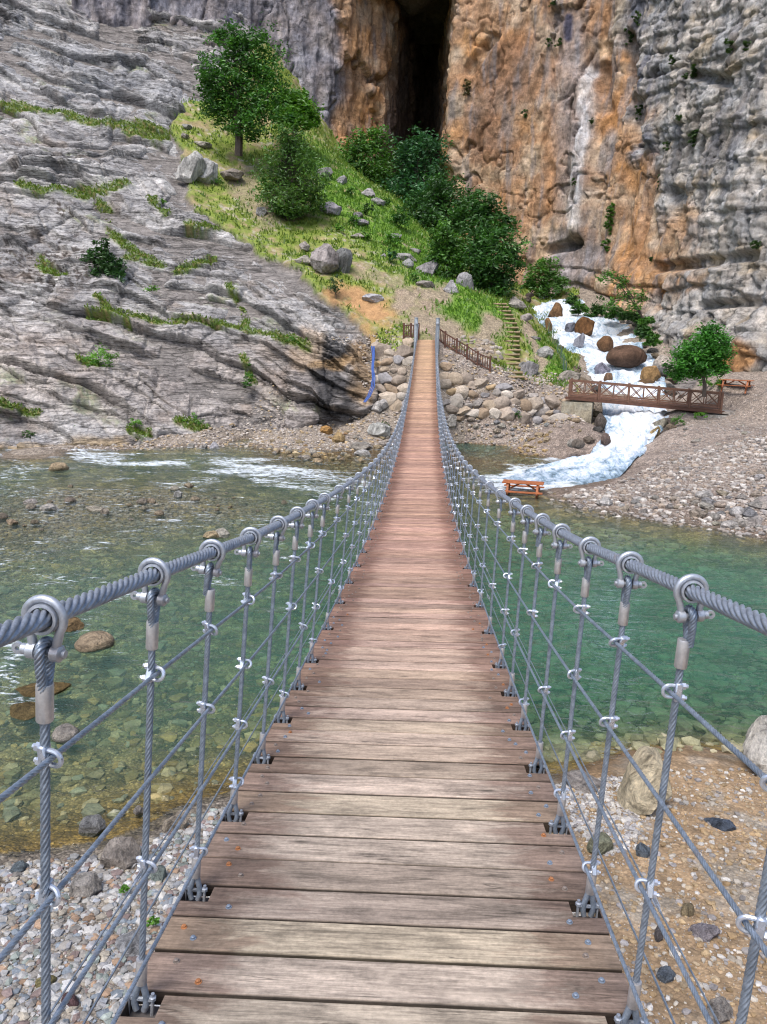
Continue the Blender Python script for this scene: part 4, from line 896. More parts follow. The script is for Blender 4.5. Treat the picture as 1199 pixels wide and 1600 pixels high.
def hanger(sd, i, y):
    a = deckpt(sd, y); b = railpt(sd, y); d = b-a; h = d.length
    key = round(h, 2)
    if key not in hm: hm[key] = hanger_rope_mesh(h)
    z = d.normalized(); slope = Vector((0, 1, (dz(y+.2)-dz(y-.2))/.4)).normalized()
    yv = (Vector((0, 1, 0))-z*z.y).normalized(); x = yv.cross(z).normalized(); yv = z.cross(x)
    if sd > 0: Rm = Matrix((x, yv, z)).transposed()
    else: Rm = Matrix((-x, -yv, z)).transposed()
    Rz = Matrix.Rotation(rng.uniform(-.14, .14), 3, 'Z')
    ho = meshobj('hanger', hm[key], bridge); ho.matrix_local = Matrix.Translation(a-BO) @ Rm.to_4x4()
    far_ = y > 26
    def sub(me_, name, M4): o = meshobj(name, me_, ho); o.matrix_local = M4; return o
    top = Matrix.Translation((0, 0, h)) @ (Matrix.Rotation(rng.uniform(-.1, .1), 4, 'Y') @ Rz.to_4x4())
    sub(me_sh, 'shackle', top)
    if not far_:
        sub(me_pin, 'shackle_pin', top); sub(me_col, 'cable_collar', Matrix.Translation((0, 0, h)) @ Matrix.Rotation(math.atan2(slope.z, slope.y)*(1 if sd > 0 else -1), 4, 'X'))
    sub(me_loop, 'top_loop', top)
    sub(me_f1, 'ferrule', Matrix.Translation((0, 0, h))); sub(me_f2, 'ferrule', Matrix.Identity(4))
    sub(me_foot, 'bottom_loop', Matrix.Identity(4))
    if not far_: sub(me_eye, 'deck_eye', Matrix.Identity(4))
    pat = {0: (0, 1, 2, 3), 1: (0, 1), 2: (0, 2), 3: (0, 1, 3), 4: (0, 1, 2, 3), 5: (0, 2), 6: (0, 1, 3), 7: (0, 2)}.get(i, (0, 1, 2, 3) if i % 3 else (0, 2))
    for k in pat:
        fr = ROPEF[k]; o = sub(me_clip, 'rope_clip', Matrix.Translation((-.006, 0, h*fr+.002)) @ Matrix.Rotation(rng.uniform(-.5, .5), 4, 'Z') @ Matrix.Rotation(rng.uniform(-.5, .5), 4, 'X') @ Matrix.Scale(1.28, 4))
for i, y in enumerate(HY[:50]):
    for sd in (-1, 1): hanger(sd, i, y)
rest = MB()
for i, y in enumerate(HY[50:]):
    for sd in (-1, 1): rest.tube([deckpt(sd, y), railpt(sd, y)], .010, 6); rest.tube([railpt(sd, y, .85), railpt(sd, y, 1.02)], .02, 6)
tag(local(rest.build('hanger', M_rope, bridge)), kind='stuff')
# wind guys with turnbuckles below and outside the deck
for sd in (-1, 1):
    for (o1, z1, y0, y1, o2, z2) in ((0.42, -0.35, -0.5, 47, 0.1, -0.2), (0.16, -0.10, -.5, 50, .05, -.05)):
        n = 90; pts = []
        for k in range(n+1):
            t_ = k/n; y = y0+(y1-y0)*t_; pts.append((dx(y)+sd*(HW+o1+(o2-o1)*t_), y, dz(y)+z1+(z2-z1)*t_))
        g_ = MB(); g_.tube(pts, .0036, 6); go = local(g_.build('wind_guy', M_rope, bridge))
        for yt in ((2.6, 9.5) if o1 > .3 else (7.0,)):
            k = (yt-y0)/(y1-y0); p = Vector((dx(yt)+sd*(HW+o1+(o2-o1)*k), yt, dz(yt)+z1+(z2-z1)*k)); dv = Vector((0, 1, (dz(yt+.2)-dz(yt-.2))/.4)).normalized()
            tb = MB(); tb.tube([p-dv*.09, p-dv*.05], .006, 6); tb.bar(p-dv*.06+Vector((.008, 0, 0)), p+dv*.06+Vector((.008, 0, 0)), .004, .007); tb.bar(p-dv*.06-Vector((.008, 0, 0)), p+dv*.06-Vector((.008, 0, 0)), .004, .007); tb.tube([p+dv*.05, p+dv*.1], .006, 6)
            o = tb.build('turnbuckle', M_clip, go)
# towers at the far end: two tubular posts each side with a saddle
M_post = metal('painted_steel_post', (0.42, 0.47, 0.52), .45, .5, 6, .2)
for sd in (-1, 1):
    x = dx(51.3)+sd*(HW+.10)+.03; zb = dz(51.3)-1.2; zt = dz(51.3)+1.42
    tw = MB(); tw.tube([(x, 51.35, zb), (x, 51.35, zt-.25), (x, 51.35, zt)], [.13, .13, .12], 16); tw.tube([(x, 51.35, zt), (x, 51.35, zt+.02), (x, 51.35, zt+.04)], [.15, .15, .05], 16)
    tw.box((x, 51.35, zb+.05), (.5, .5, .1), None, .01)
    to = local(tw.build('tower_post', M_post, bridge))
    sdm = MB(); sdm.box((x-.03*sd, 51.2, zt-.32), (.18, .16, .16), None, .02); so_ = sdm.build('cable_saddle', M_galv, to)
# ================================================================ stones
def ico(sub):
    bm = bmesh.new(); bmesh.ops.create_icosphere(bm, subdivisions=sub, radius=1.0)
    V = np.array([q.co[:] for q in bm.verts]); F = np.array([[q.index for q in f.verts] for f in bm.faces]); bm.free(); return V, F
ICO = {k: ico(k) for k in (1, 2, 3, 4)}
def stone_verts(seed, sub=3, angular=0.8, round_=0.0):
    rs = np.random.RandomState(seed); V = ICO[sub][0].copy()
    for _ in range(18 if angular > .4 else 5):
        n = rs.normal(size=3); n /= np.linalg.norm(n); d_ = rs.uniform(0.5, 0.82) if angular > .4 else rs.uniform(.75, .92)
        e_ = np.maximum(V@n-d_, 0); V -= n*e_[:, None]*(0.95 if angular > .4 else .6)
    V *= (1+0.20*fbm(V+seed*3.1, 1.1, 4))[:, None]
    if sub >= 3: V += ICO[sub][0]*(0.07*fbm(V+seed, 3.5, 4))[:, None]
    s_ = np.array([1.0, rs.uniform(.6, .9), rs.uniform(.42, .7)]); V *= s_
    return V/np.abs(V[:, 0]).max()
def stone_material():
    m, t, b = newmat('stone'); p = opos(t); oi = N(t, 'ObjectInfo'); c = oi.outputs['Color']; rd = oi.outputs['Random']
    off = N(t, 'VectorMath', operation='ADD'); L(t, p, off.inputs[0]); cb = N(t, 'CombineXYZ'); L(t, mth(t, 'MULTIPLY', rd, 50.0), cb.inputs[0]); L(t, cb.outputs[0], off.inputs[1]); q = off.outputs[0]
    n = noise(t, q, 1.6, 8, 0.7, 0.8); n2 = noise(t, q, 9, 5, 0.7)
    cl = mixc(t, c, ramp(t, n, [(0.33, 0.34), (0.5, 0.95), (0.66, 1.45)]), 1.0, 'MULTIPLY'); cl = mixc(t, cl, ramp(t, n2, [(0.3, 0.62), (0.7, 1.35)]), 0.9, 'MULTIPLY')
    L(t, cl, b.inputs['Base Color']); b.inputs['Roughness'].default_value = .9; b.inputs['Specular IOR Level'].default_value = .25
    bump(t, mth(t, 'ADD', n, mth(t, 'MULTIPLY', n2, .2)), b, 1.0, .3); return m
M_stone = stone_material()
def cobble_material():
    m, t, b = newmat('cobbles'); p = wpos(t); c = attr(t, 'Col').outputs['Color']; n = noise(t, p, 5, 6, .7, .5); n2 = noise(t, p, 30, 4, .7)
    cl = mixc(t, c, ramp(t, n, [(0.3, .62), (.5, 1), (.7, 1.3)]), 1.0, 'MULTIPLY'); cl = mixc(t, cl, ramp(t, n2, [(0.3, .75), (.7, 1.25)]), .8, 'MULTIPLY')
    L(t, cl, b.inputs['Base Color']); b.inputs['Roughness'].default_value = .9; b.inputs['Specular IOR Level'].default_value = .25; bump(t, n, b, .6, .05); return m
M_cob = cobble_material()
ST = [npmesh('boulder', stone_verts(s, 4), ICO[4][1], M_stone, True) for s in range(10)]
for me in ST:
    try: me.set_sharp_from_angle(angle=R(14))
    except Exception: pass
SR = [npmesh('boulder', stone_verts(100+s, 3, 0.2), ICO[3][1], M_stone, True) for s in range(6)]
HZ = {me.name: (lambda z_: (z_.max()-z_.min())/2)(np.array([q.co[2] for q in me.vertices])) for me in ST+SR}
rng2 = random.Random(5)
PALE, GREY, TAN, BROWN, DARK, ORANGE, BLUEG = (.46,.42,.38), (.30,.30,.31), (.42,.33,.22), (.17,.095,.05), (.06,.06,.065), (.45,.25,.10), (.22,.26,.31)
def boulder(pos, w_, h_, col, label, group=None, round_=False, sink=.3, rz=None, dep=None, name='boulder', tilt=0.0, k=None):
    me_ = (SR if round_ else ST)[k if k is not None else rng2.randrange(6 if round_ else 10)]
    o = meshobj(name, me_); hz = HZ[me_.name]
    o.scale = (w_/2, (dep or w_*rng2.uniform(.7, 1))/2*1.25, h_/2/hz); o.rotation_euler = (rng2.uniform(-.12, .12), tilt, rz if rz is not None else rng2.uniform(-.5, .5))
    o.location = (pos[0], pos[1], pos[2]+h_/2*(1-2*sink)); j = rng2.uniform(.88, 1.12); o.color = (col[0]*j, col[1]*j*rng2.uniform(.97, 1.03), col[2]*j*rng2.uniform(.94, 1.04), 1)
    tag(o, label, 'boulder' if max(w_, h_) > .35 else 'stone', group); return o
def pxb(px, py, wp, hp, col, label, **kw):
    """boulder whose foot shows at px, py; size in photo pixels"""
    over = kw.pop('z', None); Yf = kw.pop('Y', None)
    p = atz(px, py, over) if over is not None else (at(px, py, Yf) if Yf else hit(px, py))
    k = np.hypot(p[1], p[2])*0.985/FPX if p[1] < 15 else p[1]/FPX
    return boulder(p, wp*k*1.05, hp*k*1.15, col, label, **kw)
W_ = WZ
pxb(1006, 1258, 84, 92, (.62,.52,.38), 'large tilted tan boulder on the near right bank at the water edge', sink=.12, tilt=R(38), rz=.2, k=1)
pxb(1190, 1200, 68, 78, (.60,.56,.50), 'pale grey boulder at the right edge of the near bank beside the water', sink=.1, k=4)
pxb(912, 1228, 60, 26, PALE, 'flat cream stone beside the deck edge on the near right waterline', sink=.3)
pxb(938, 1328, 42, 30, (.36,.36,.27), 'greenish grey flat stone half buried in the near right bank by the deck')
pxb(1004, 1336, 24, 20, BLUEG, 'small blue grey stone on the sandy near bank right of the deck')
pxb(1122, 1290, 48, 26, (.13,.16,.23), 'dark slate blue flat stone sunk in the orange sand', sink=.55, rz=-.7, dep=.25)
pxb(1074, 1428, 20, 22, TAN, 'egg shaped cream stone on the sandy bank below the right side ropes', round_=True)
pxb(1040, 1528, 26, 18, BLUEG, 'blue grey angular stone near the bottom of the sandy right bank')
pxb(1122, 1588, 34, 30, PALE, 'chunky white stone at the bottom of the sandy right bank')
pxb(1100, 1462, 40, 22, (.33,.31,.33), 'pair sized mauve grey stone in the middle of the sandy right bank')
pxb(1030, 1466, 20, 24, (.20,.18,.20), 'dark purple grey stone beside the right deck edge in the sand', rz=1.)
pxb(148, 1008, 58, 24, TAN, 'rounded tan rock standing clear of the river left of the second hanger', z=W_, round_=True)
pxb(105, 982, 56, 26, (.25,.17,.08), 'brown wet rock in the river behind the rounded tan rock', z=W_, sink=.45)
pxb(103, 1152, 40, 26, PALE, 'small rounded cream rock in the shallows beside the near left ferrule', z=W_, round_=True)
pxb(60, 1080, 90, 20, (.20,.14,.06), 'low brown ledge rock splashed by white water at the left edge', z=W_, sink=.6)
pxb(45, 1112, 60, 22, (.18,.13,.06), 'wet brown rock below the splashed ledge at the left edge', z=W_, sink=.55)
pxb(348, 838, 28, 15, PALE, 'cream rock, left of a touching pair in mid river', z=W_)
pxb(330, 840, 26, 14, (.48,.38,.25), 'buff rock, right of a touching pair in mid river', z=W_)
pxb(92, 734, 30, 16, TAN, 'round topped tan rock in the rapids near the far left shore', z=W_, round_=True)
pxb(76, 797, 24, 13, PALE, 'cream rock standing in the stony shallows on the left', z=W_)
pxb(48, 787, 22, 9, PALE, 'low cream rock beside the left shallows', z=W_)
pxb(150, 797, 30, 9, (.40,.36,.30), 'flat buff rock in the left shallows near the pointed cream rock', z=W_)
pxb(20, 818, 20, 10, TAN, 'ochre rock at the left edge of the stony shallows', z=W_)
pxb(280, 776, 16, 12, (.45,.44,.45), 'whitish upright rock in the centre of the left rapids', z=W_)
pxb(145, 1296, 38, 26, GREY, 'grey rock in the muddy shallows at the near left bank', z=W_, sink=.35)
pxb(216, 1270, 13, 14, PALE, 'small cream pebble standing alone in the ochre shallows', z=W_)
pxb(278, 1296, 42, 24, (.42,.36,.28), 'buff angular rock on the near left waterline below the wind guys')
pxb(190, 1348, 56, 40, (.38,.34,.29), 'large pale brown rock on the near left pebble bank')
pxb(135, 1395, 44, 34, PALE, 'whitish rock on the pebbles left of the large pale brown rock')
pxb(250, 1375, 22, 24, (.28,.33,.31), 'green grey triangular stone on the near left bank')
pxb(30, 1362, 24, 18, BLUEG, 'blue grey stone at the left edge of the pebble bank')
pxb(110, 1568, 26, 20, (.20,.12,.13), 'dark maroon stone on the bottom left pebbles', round_=True)
pxb(70, 1540, 30, 18, (.36,.31,.16), 'mossy yellow flat stone on the bottom left pebbles')
pxb(205, 1480, 50, 30, (.44,.45,.48), 'pale blue white stone on the pebble bank near the left deck edge')
# hill
pxb(298, 284, 46, 38, (.45,.44,.45), 'big pale split boulder on the grassy slope below the tallest tree', k=2, sink=.12)
pxb(326, 287, 42, 34, (.40,.39,.41), 'right half of the split pale boulder on the grassy slope', k=5, sink=.12)
pxb(362, 280, 44, 18, (.24,.21,.18), 'flat dark brown rock right of the split pale boulder')
pxb(506, 424, 46, 42, (.27,.25,.25), 'left of two dark grey boulders leaning together on the lower slope', k=3, sink=.15)
pxb(534, 424, 30, 38, (.17,.17,.18), 'right of two dark grey boulders leaning together on the lower slope', k=6, sink=.15, tilt=.4)
pxb(583, 468, 34, 12, (.46,.46,.48), 'flat whitish slab at the top of the bare orange soil')
for a in [(516, 334, 32, 24, 'rough grey rock right of the wispy tree on the slope'), (508, 275, 20, 20, 'grey block high on the ridge above the wispy tree'), (533, 286, 16, 15, 'small grey block on the ridge right of the higher block'),
          (410, 335, 16, 18, 'small grey rock at the left foot of the wispy tree'), (476, 390, 18, 16, 'pale grey rock above the two leaning boulders'), (476, 410, 22, 18, 'light grey wedge rock left of the two leaning boulders'),
          (575, 305, 20, 16, 'grey rock on the ridge left of the dark tree grove'), (590, 320, 20, 14, 'pale rock among green shrubs on the ridge'), (562, 350, 24, 12, 'low pale rock in the grass under the ridge'), (560, 370, 18, 9, 'flat pale rock below the low ridge rock'),
          (618, 372, 20, 9, 'long flat grey rock in the upper green grass'), (632, 407, 26, 18, 'grey rock on the upper slope left of the grove'), (637, 416, 16, 18, 'small upright grey rock under the slope rock left of the grove'), (668, 426, 34, 26, 'large grey rock at the left foot of the grove'),
          (664, 446, 26, 12, 'flat rock below the large grey rock at the grove'), (726, 448, 24, 36, 'tall grey rock between two tree trunks of the grove'), (705, 455, 20, 26, 'brown grey rock beside the tall rock of the grove'), (650, 395, 16, 12, 'little grey rock right of the upper slope rocks'),
          (560, 338, 14, 10, 'tiny pale rock beside the ridge shrubs'), (293, 200, 14, 10, 'small dark rock at the top of the grassy slope'), (290, 215, 12, 10, 'small rock under the highest slope rock'), (318, 228, 24, 12, 'flat grey rock above the split boulder'),
          (600, 400, 8, 6, 'tiny blue grey stone in the middle of the slope'), (805, 478, 26, 22, 'grey boulder beside the upper steps'), (820, 500, 20, 14, 'pale boulder right of the wooden steps'), (830, 585, 30, 30, 'large pale boulder at the foot of the wooden steps'),
          (850, 555, 24, 22, 'grey boulder on the grass between steps and stream'), (838, 530, 14, 8, 'small white stone on the grass by the steps'), (820, 575, 16, 14, 'round stone beside the bottom steps'), (893, 594, 34, 22, 'pale boulder at the left end of the small bridge')]:
    pxb(a[0], a[1], a[2]*1.15, a[3]*.85, rng2.choice([(.36,.35,.36), (.29,.28,.29), (.37,.34,.31)]), a[4], sink=.33)
# stream boulders
for px, py, Y_, wp, hp, c, l, rd_ in [(868,500,78.5,22,26,BROWN,'dark wet rock near the top of the cascade',0), (915,526,72,34,28,(.17,.085,.035),'rust brown boulder in the upper middle of the cascade',0), (945,548,67,24,22,(.18,.10,.05),'smaller tan brown boulder between the two big cascade boulders',1),
        (978,571,62.0,62,30,(.10,.06,.04),'largest dark brown oval boulder in the cascade',1), (857,522,74,12,26,(.26,.13,.05),'narrow rust rock at the left rim of the cascade',0), (1016,598,58,30,26,(.30,.19,.09),'ochre boulder on the right bank above the small bridge',0), (1040,585,60,44,30,(.40,.36,.32),'pale grey block on the right bank above the small bridge',0),
        (1010,607,57,34,14,(.16,.10,.05),'low wet ledge at the right rim of the cascade',0), (940,592,60.5,24,22,(.20,.20,.25),'grey rock washed by foam above the small bridge',0), (950,598,58,14,16,(.20,.12,.08),'small brown rock in the foam just above the small bridge',1), (905,545,68,20,22,(.20,.21,.26),'blue grey rock glazed by falling water on the left of the cascade',0),
        (962,572,63,14,9,(.07,.06,.06),'small black rock at the foot of the largest cascade boulder',0), (892,520,73,18,16,(.16,.17,.22),'dark stone under a thin veil of water in the cascade',0), (1000,560,65,16,12,(.22,.14,.08),'brown rock behind the largest cascade boulder',0),
        (1022,690,44.5,22,22,(.33,.24,.12),'mossy ochre rock on the right bank under the small bridge',0), (1012,700,43,16,14,(.12,.10,.09),'dark wet rock at the right bank below the small bridge',1), (1030,672,46.5,24,18,(.30,.27,.22),'grey brown rock on the right bank just under the bridge deck',0), (938,672,46,22,26,(.13,.11,.09),'dark wet rock at the left bank under the small bridge',0),
        (946,695,43,18,18,(.16,.12,.10),'brown wet rock where the stream leaves the small bridge on the left',0), (903,700,42,20,14,(.18,.15,.13),'dark stone on the left spit beside the stream outflow',1), (893,698,42.3,14,12,(.38,.35,.32),'pale round stone next to the dark stone on the left spit',1)]:
    p = at(px, py, Y_); k = Y_/FPX; boulder(p, wp*k*1.05, hp*k*1.15, c, l, round_=bool(rd_), sink=.12)
rs_ = random.Random(31)
for i in range(0, len(sv)-30, 9):
    for sg in (-1, 1):
        if rs_.random() < .45 or cc[i, 1] < 42: continue
        q = cc[i]+nn_[i]*sg*(hw[i]*1.05+rs_.uniform(.25, .8)); s_ = rs_.uniform(.5, 1.1)
        boulder((q[0], q[1], max(gz(q[0], q[1]), cc[i, 2]-.2)), s_, s_*.6, rs_.choice([(.11,.09,.075), (.16,.13,.10), (.09,.085,.08), (.20,.16,.11)]), 'dark wet rock bordering the white cascade', 'wet rocks bordering the cascade', sink=.35)
# far shore singles
for a in [(510,676,22,14,ORANGE,'orange rock, left of two on the far shore left of the deck'), (528,690,24,18,(.42,.30,.16),'ochre rock, right of two on the far shore left of the deck'), (565,702,36,14,(.34,.31,.30),'flat grey brown rock on the far shore near the left ropes'), (566,712,26,12,(.50,.48,.48),'whitish rock at the water edge near the left ropes'),
          (596,680,44,22,(.42,.41,.43),'broad pale slab on the far shore touching the left ropes'), (593,640,26,18,(.48,.46,.46),'white block at the foot of the left abutment'), (335,700,16,12,(.48,.48,.50),'light grey stone on the far left shoreline'), (300,699,14,8,PALE,'cream stone on the far left shoreline'),
          (318,701,14,8,(.40,.38,.36),'buff stone between two others on the far left shoreline'), (730,700,12,9,DARK,'black round stone in the brown shallows right of the deck'), (706,666,16,20,PALE,'pale upright stone at the foot of the stone wall right of the deck')]:
    pxb(*a[:5], a[5], sink=.25)
# groups of boulders that nothing tells apart
def scatter(n, poly, smin, smax, cols, label, group, onwater=False, round_p=.4, seed=1):
    rs = random.Random(seed); xs = [p[0] for p in poly]; ys = [p[1] for p in poly]; k = 0
    while k < n:
        px, py = rs.uniform(min(xs), max(xs)), rs.uniform(min(ys), max(ys))
        if not inpoly(np.array([px]), np.array([py]), poly)[0]: continue
        p = atz(px, py, WZ) if onwater else hit(px, py)
        s_ = smin+(smax-smin)*rs.random()**2.2; boulder(p, s_, s_*rs.uniform(.45, .7), rs.choice(cols), label, group, rs.random() < round_p, sink=.35 if onwater else .25); k += 1
scatter(70, [(900,795),(1000,803),(1199,835),(1199,740),(1120,765),(1000,775),(930,775)], .25, .75, [PALE, (.36,.33,.31), (.40,.34,.28), (.30,.29,.30), (.5,.48,.46)], 'pale cobble strewn on the lower gravel bar right of the stream', 'cobbles on the right gravel bar', seed=3)
scatter(16, [(1040,660),(1199,650),(1199,700),(1060,720)], .18, .4, [PALE, (.36,.33,.31)], 'small pale stone on the upper gravel bar near the small bridge', 'stones on the upper gravel bar', seed=4)
scatter(40, [(700,655),(900,655),(925,680),(850,690),(720,688)], .2, .6, [PALE, TAN, GREY, (.40,.34,.28), (.46,.36,.24)], 'stone on the gravel spit under the wall right of the deck', 'stones on the gravel spit right of the deck', seed=5)
scatter(34, [(420,690),(600,664),(620,700),(560,712),(440,705)], .2, .6, [PALE, TAN, GREY, (.42,.38,.34), (.46,.30,.16)], 'stone on the far shore between the rock slope and the deck', 'stones on the far shore left of the deck', seed=6)
scatter(22, [(410,698),(520,712),(600,715),(590,726),(440,722)], .25, .6, [PALE, (.44,.40,.34), TAN], 'pale stone poking out of the brown shallows by the far shore', 'stones in the brown far shallows', True, seed=7)
scatter(34, [(0,745),(330,762),(560,775),(500,800),(200,815),(0,850)], .15, .5, [(.34,.28,.20), (.26,.22,.17), (.36,.32,.26)], 'low brown stone breaking the surface of the stony rapids', 'stones breaking the surface of the rapids', True, .8, seed=8)
scatter(9, [(850,762),(890,768),(900,790),(1000,806),(940,812),(880,790)], .2, .4, [PALE, TAN], 'stone at the tip of the right gravel bar in shallow water', 'stones at the tip of the right bar', True, seed=9)

# dry stone walls: the stones are the pattern of the wall
def stone_wall(label, poly, size, cols, seed, step, name='stone_wall', Ymax=60, lift=0.0, sub=2):
    rs = random.Random(seed); V, F, Cc = [], [], []; n = 0; base = ICO[sub][1]
    xs = [p[0] for p in poly]; ys = [p[1] for p in poly]; y = min(ys); row = 0
    while y < max(ys):
        x = min(xs)+(step*.5 if row % 2 else 0)
        while x < max(xs):
            px, py = x+rs.uniform(-.3, .3)*step, y+rs.uniform(-.25, .25)*step
            if inpoly(np.array([px]), np.array([py]), poly)[0]:
                p = hit(px, py, 30)
                if p[1] < Ymax:
                    s_ = size*rs.uniform(.55, 1.25); sv_ = stone_verts(seed*1000+n, sub, rs.choice([.8, .8, .2]))*np.array([s_, s_*.8, s_*1.25]); a = rs.uniform(-.4, .4)
                    ca, sa = math.cos(a), math.sin(a); sv_ = sv_@np.array([[ca, 0, sa], [0, 1, 0], [-sa, 0, ca]])
                    c = np.array(rs.choice(cols))*rs.uniform(.75, 1.15); V.append(sv_+p+np.array([0, -.05, lift])); F.append(base+n*len(ICO[sub][0])); Cc.append(np.tile(c, (len(sv_), 1))); n += 1
            x += step
        y += step*.78; row += 1
    V = np.concatenate(V); o = meshobj(name, npmesh(name, V, np.concatenate(F), M_cob, False, np.concatenate(Cc))); return tag(o, label, 'wall')
WC = [(.40,.34,.28), (.34,.31,.29), (.28,.27,.28), (.47,.42,.37), (.42,.31,.19), (.33,.25,.18), (.30,.25,.21), (.42,.34,.26), (.36,.30,.25)]
stone_wall('rough boulder retaining wall under the path right of the deck', [(690,564),(720,582),(750,597),(820,612),(886,626),(886,655),(830,662),(780,650),(700,662),(690,600)], .56, WC, 2, 17, sub=3)
stone_wall('rough boulder abutment wall left of the deck', [(588,545),(655,535),(652,600),(648,650),(600,640),(586,610)], .60, WC, 3, 19, sub=3)
stone_wall('low dry stone wall behind the brown picket railing', [(698,526),(740,526),(785,543),(788,570),(768,575),(732,555),(700,534)], .22, [(.36,.31,.27), (.42,.38,.34), (.30,.26,.24)], 4, 8)

# gravel and pebbles nobody could count
def gravel(name, n, poly, smin, smax, cols, seed, p_=3.0, wz=False):
    rs = np.random.RandomState(seed); xs = np.array([p[0] for p in poly]); ys = np.array([p[1] for p in poly])
    # sample in world space inside the footprint of the polygon
    wp = np.array([atz(a, b, WZ+.15) if not callable(wz) else atz(a, b, wz(b)) for a, b in poly])[:, :2]
    X = rs.uniform(wp[:, 0].min(), wp[:, 0].max(), n*4); Y = rs.uniform(wp[:, 1].min(), wp[:, 1].max(), n*4); k = inpoly(X, Y, [tuple(q) for q in wp]); X, Y = X[k][:n], Y[k][:n]; n = len(X)
    Z = np.array([gz(a, b) for a, b in zip(X, Y)]); s_ = smin+(smax-smin)*rs.rand(n)**p_
    B, Fb = ICO[1]; protos = [stone_verts(500+q, 1, .8) for q in range(24)]; nb = len(B)
    V = np.empty((n, nb, 3)); a = rs.uniform(0, 6.28, n); pi_ = rs.randint(0, 24, n); PR = np.array(protos)[pi_]
    PR = PR*s_[:, None, None]/2; ca, sa = np.cos(a)[:, None], np.sin(a)[:, None]
    V[..., 0] = PR[..., 0]*ca-PR[..., 1]*sa+X[:, None]; V[..., 1] = PR[..., 0]*sa+PR[..., 1]*ca+Y[:, None]; V[..., 2] = PR[..., 2]+Z[:, None]+s_[:, None]*.08
    F = (Fb[None]+np.arange(n)[:, None, None]*nb).reshape(-1, 3); cc_ = np.array(cols)[rs.randint(0, len(cols), n)]*rs.uniform(.7, 1.2, n)[:, None]
    o = meshobj(name, npmesh(name, V.reshape(-1, 3), F, M_cob, False, np.repeat(cc_, nb, 0))); tag(o, kind='stuff'); return o
PEB = [(.42,.42,.42), (.36,.38,.42), (.26,.30,.35), (.48,.47,.45), (.42,.38,.32), (.27,.21,.20), (.55,.55,.56), (.33,.31,.29), (.30,.34,.32), (.40,.28,.20), (.38,.38,.40), (.44,.43,.42)]
gravel('pebbles', 24000, [(-160,1350),(200,1322),(300,1262),(560,1230),(560,1660),(-160,1660)], .010, .14, [tuple(.78*x for x in q) for q in PEB], 1, 4.5)
gravel('pebbles', 15000, [(640,1225),(880,1218),(960,1200),(1199,1200),(1500,1190),(1500,1660),(640,1660)], .012, .11, [(.36,.32,.27), (.42,.38,.33), (.30,.28,.28), (.38,.28,.17), (.48,.46,.44), (.30,.21,.12), (.26,.24,.23), (.34,.25,.15), (.36,.28,.19)], 2, 5.0)
gravel('pebbles', 2200, [(860,1215),(1010,1205),(1000,1330),(930,1350)], .02, .09, [(.44,.42,.40), (.50,.48,.45), (.34,.33,.34)], 12, 2.5)
gravel('pebbles', 9000, [(850,775),(900,795),(1000,806),(1199,838),(1350,860),(1350,720),(1000,745),(920,765)], .05, .36, [(.32,.28,.25), (.40,.36,.33), (.27,.25,.24), (.33,.27,.22), (.48,.45,.42)], 3, 4.5)
gravel('pebbles', 5000, [(1000,745),(1350,720),(1350,640),(1060,655)], .04, .18, [(.32,.28,.25), (.38,.34,.31), (.27,.25,.24)], 4, 4.0, wz=lambda b: -4.2-(b-640)/105*1.6)
gravel('pebbles', 5000, [(690,652),(930,655),(925,700),(860,700),(700,696)], .06, .34, [(.42,.37,.33), (.46,.42,.38), (.34,.30,.28), (.42,.32,.2)], 5, 3.0, wz=lambda b: -6.5+(700-b)/50*1.2)
gravel('pebbles', 5000, [(430,704),(620,704),(650,650),(540,650),(200,684),(60,706),(330,700)], .06, .3, [(.42,.37,.33), (.46,.42,.38), (.34,.30,.28), (.42,.32,.2)], 6, 3.0, wz=lambda b: -6.5+max(700-b, 0)/50*1.0)

gravel('river_cobbles', 6000, [(-120,748),(330,768),(470,775),(520,800),(250,830),(0,862),(-120,862)], .06, .26, [(.30,.25,.19), (.24,.21,.17), (.34,.31,.26), (.40,.34,.25), (.28,.27,.24)], 21, 2.5, wz=lambda b: WZ)
gravel('river_cobbles', 5000, [(-100,870),(500,830),(560,1000),(300,1260),(-100,1300)], .05, .34, [(.33,.27,.13), (.28,.25,.14), (.45,.38,.24), (.30,.30,.22), (.42,.30,.13)], 22, 5.0, wz=lambda b: WZ)
gravel('river_cobbles', 4000, [(620,1180),(560,900),(780,790),(1199,860),(1300,900),(1300,1180)], .10, .5, [(.36,.33,.20), (.30,.29,.18), (.42,.38,.26)], 23, 3.0, wz=lambda b: WZ)
gravel('river_cobbles', 1500, [(400,700),(620,715),(720,700),(860,705),(840,745),(700,755),(450,730)], .10, .4, [(.34,.24,.12), (.42,.34,.22), (.26,.19,.10)], 24, 2.5, wz=lambda b: WZ)
# ================================================================ timber things by the far shore
def plainwood(name, col, sc=1.0):
    m, t, b = newmat(name); p = mapping(t, opos(t), (2, 2, 2)); n = noise(t, mapping(t, p, (3, 3, 14)), 1.5*sc, 6, .7); n2 = noise(t, p, 2.5, 3)
    c = mixc(t, col, ramp(t, n, [(0.3, .55), (.55, 1), (.75, 1.3)]), 1.0, 'MULTIPLY'); L(t, mixc(t, c, ramp(t, n2, [(.3, .8), (.7, 1.2)]), 1., 'MULTIPLY'), b.inputs['Base Color'])
    b.inputs['Roughness'].default_value = .65; bump(t, n, b, .4, .01); return m
M_fence = plainwood('dark_stained_timber', (.105, .045, .028)); M_table = plainwood('orange_stained_timber', (.36, .115, .04)); M_rail = plainwood('brown_stained_timber', (.17, .085, .055)); M_step = plainwood('weathered_log', (.30, .22, .13))
M_conc = rock_material('concrete', 1.6, cracks=.1)
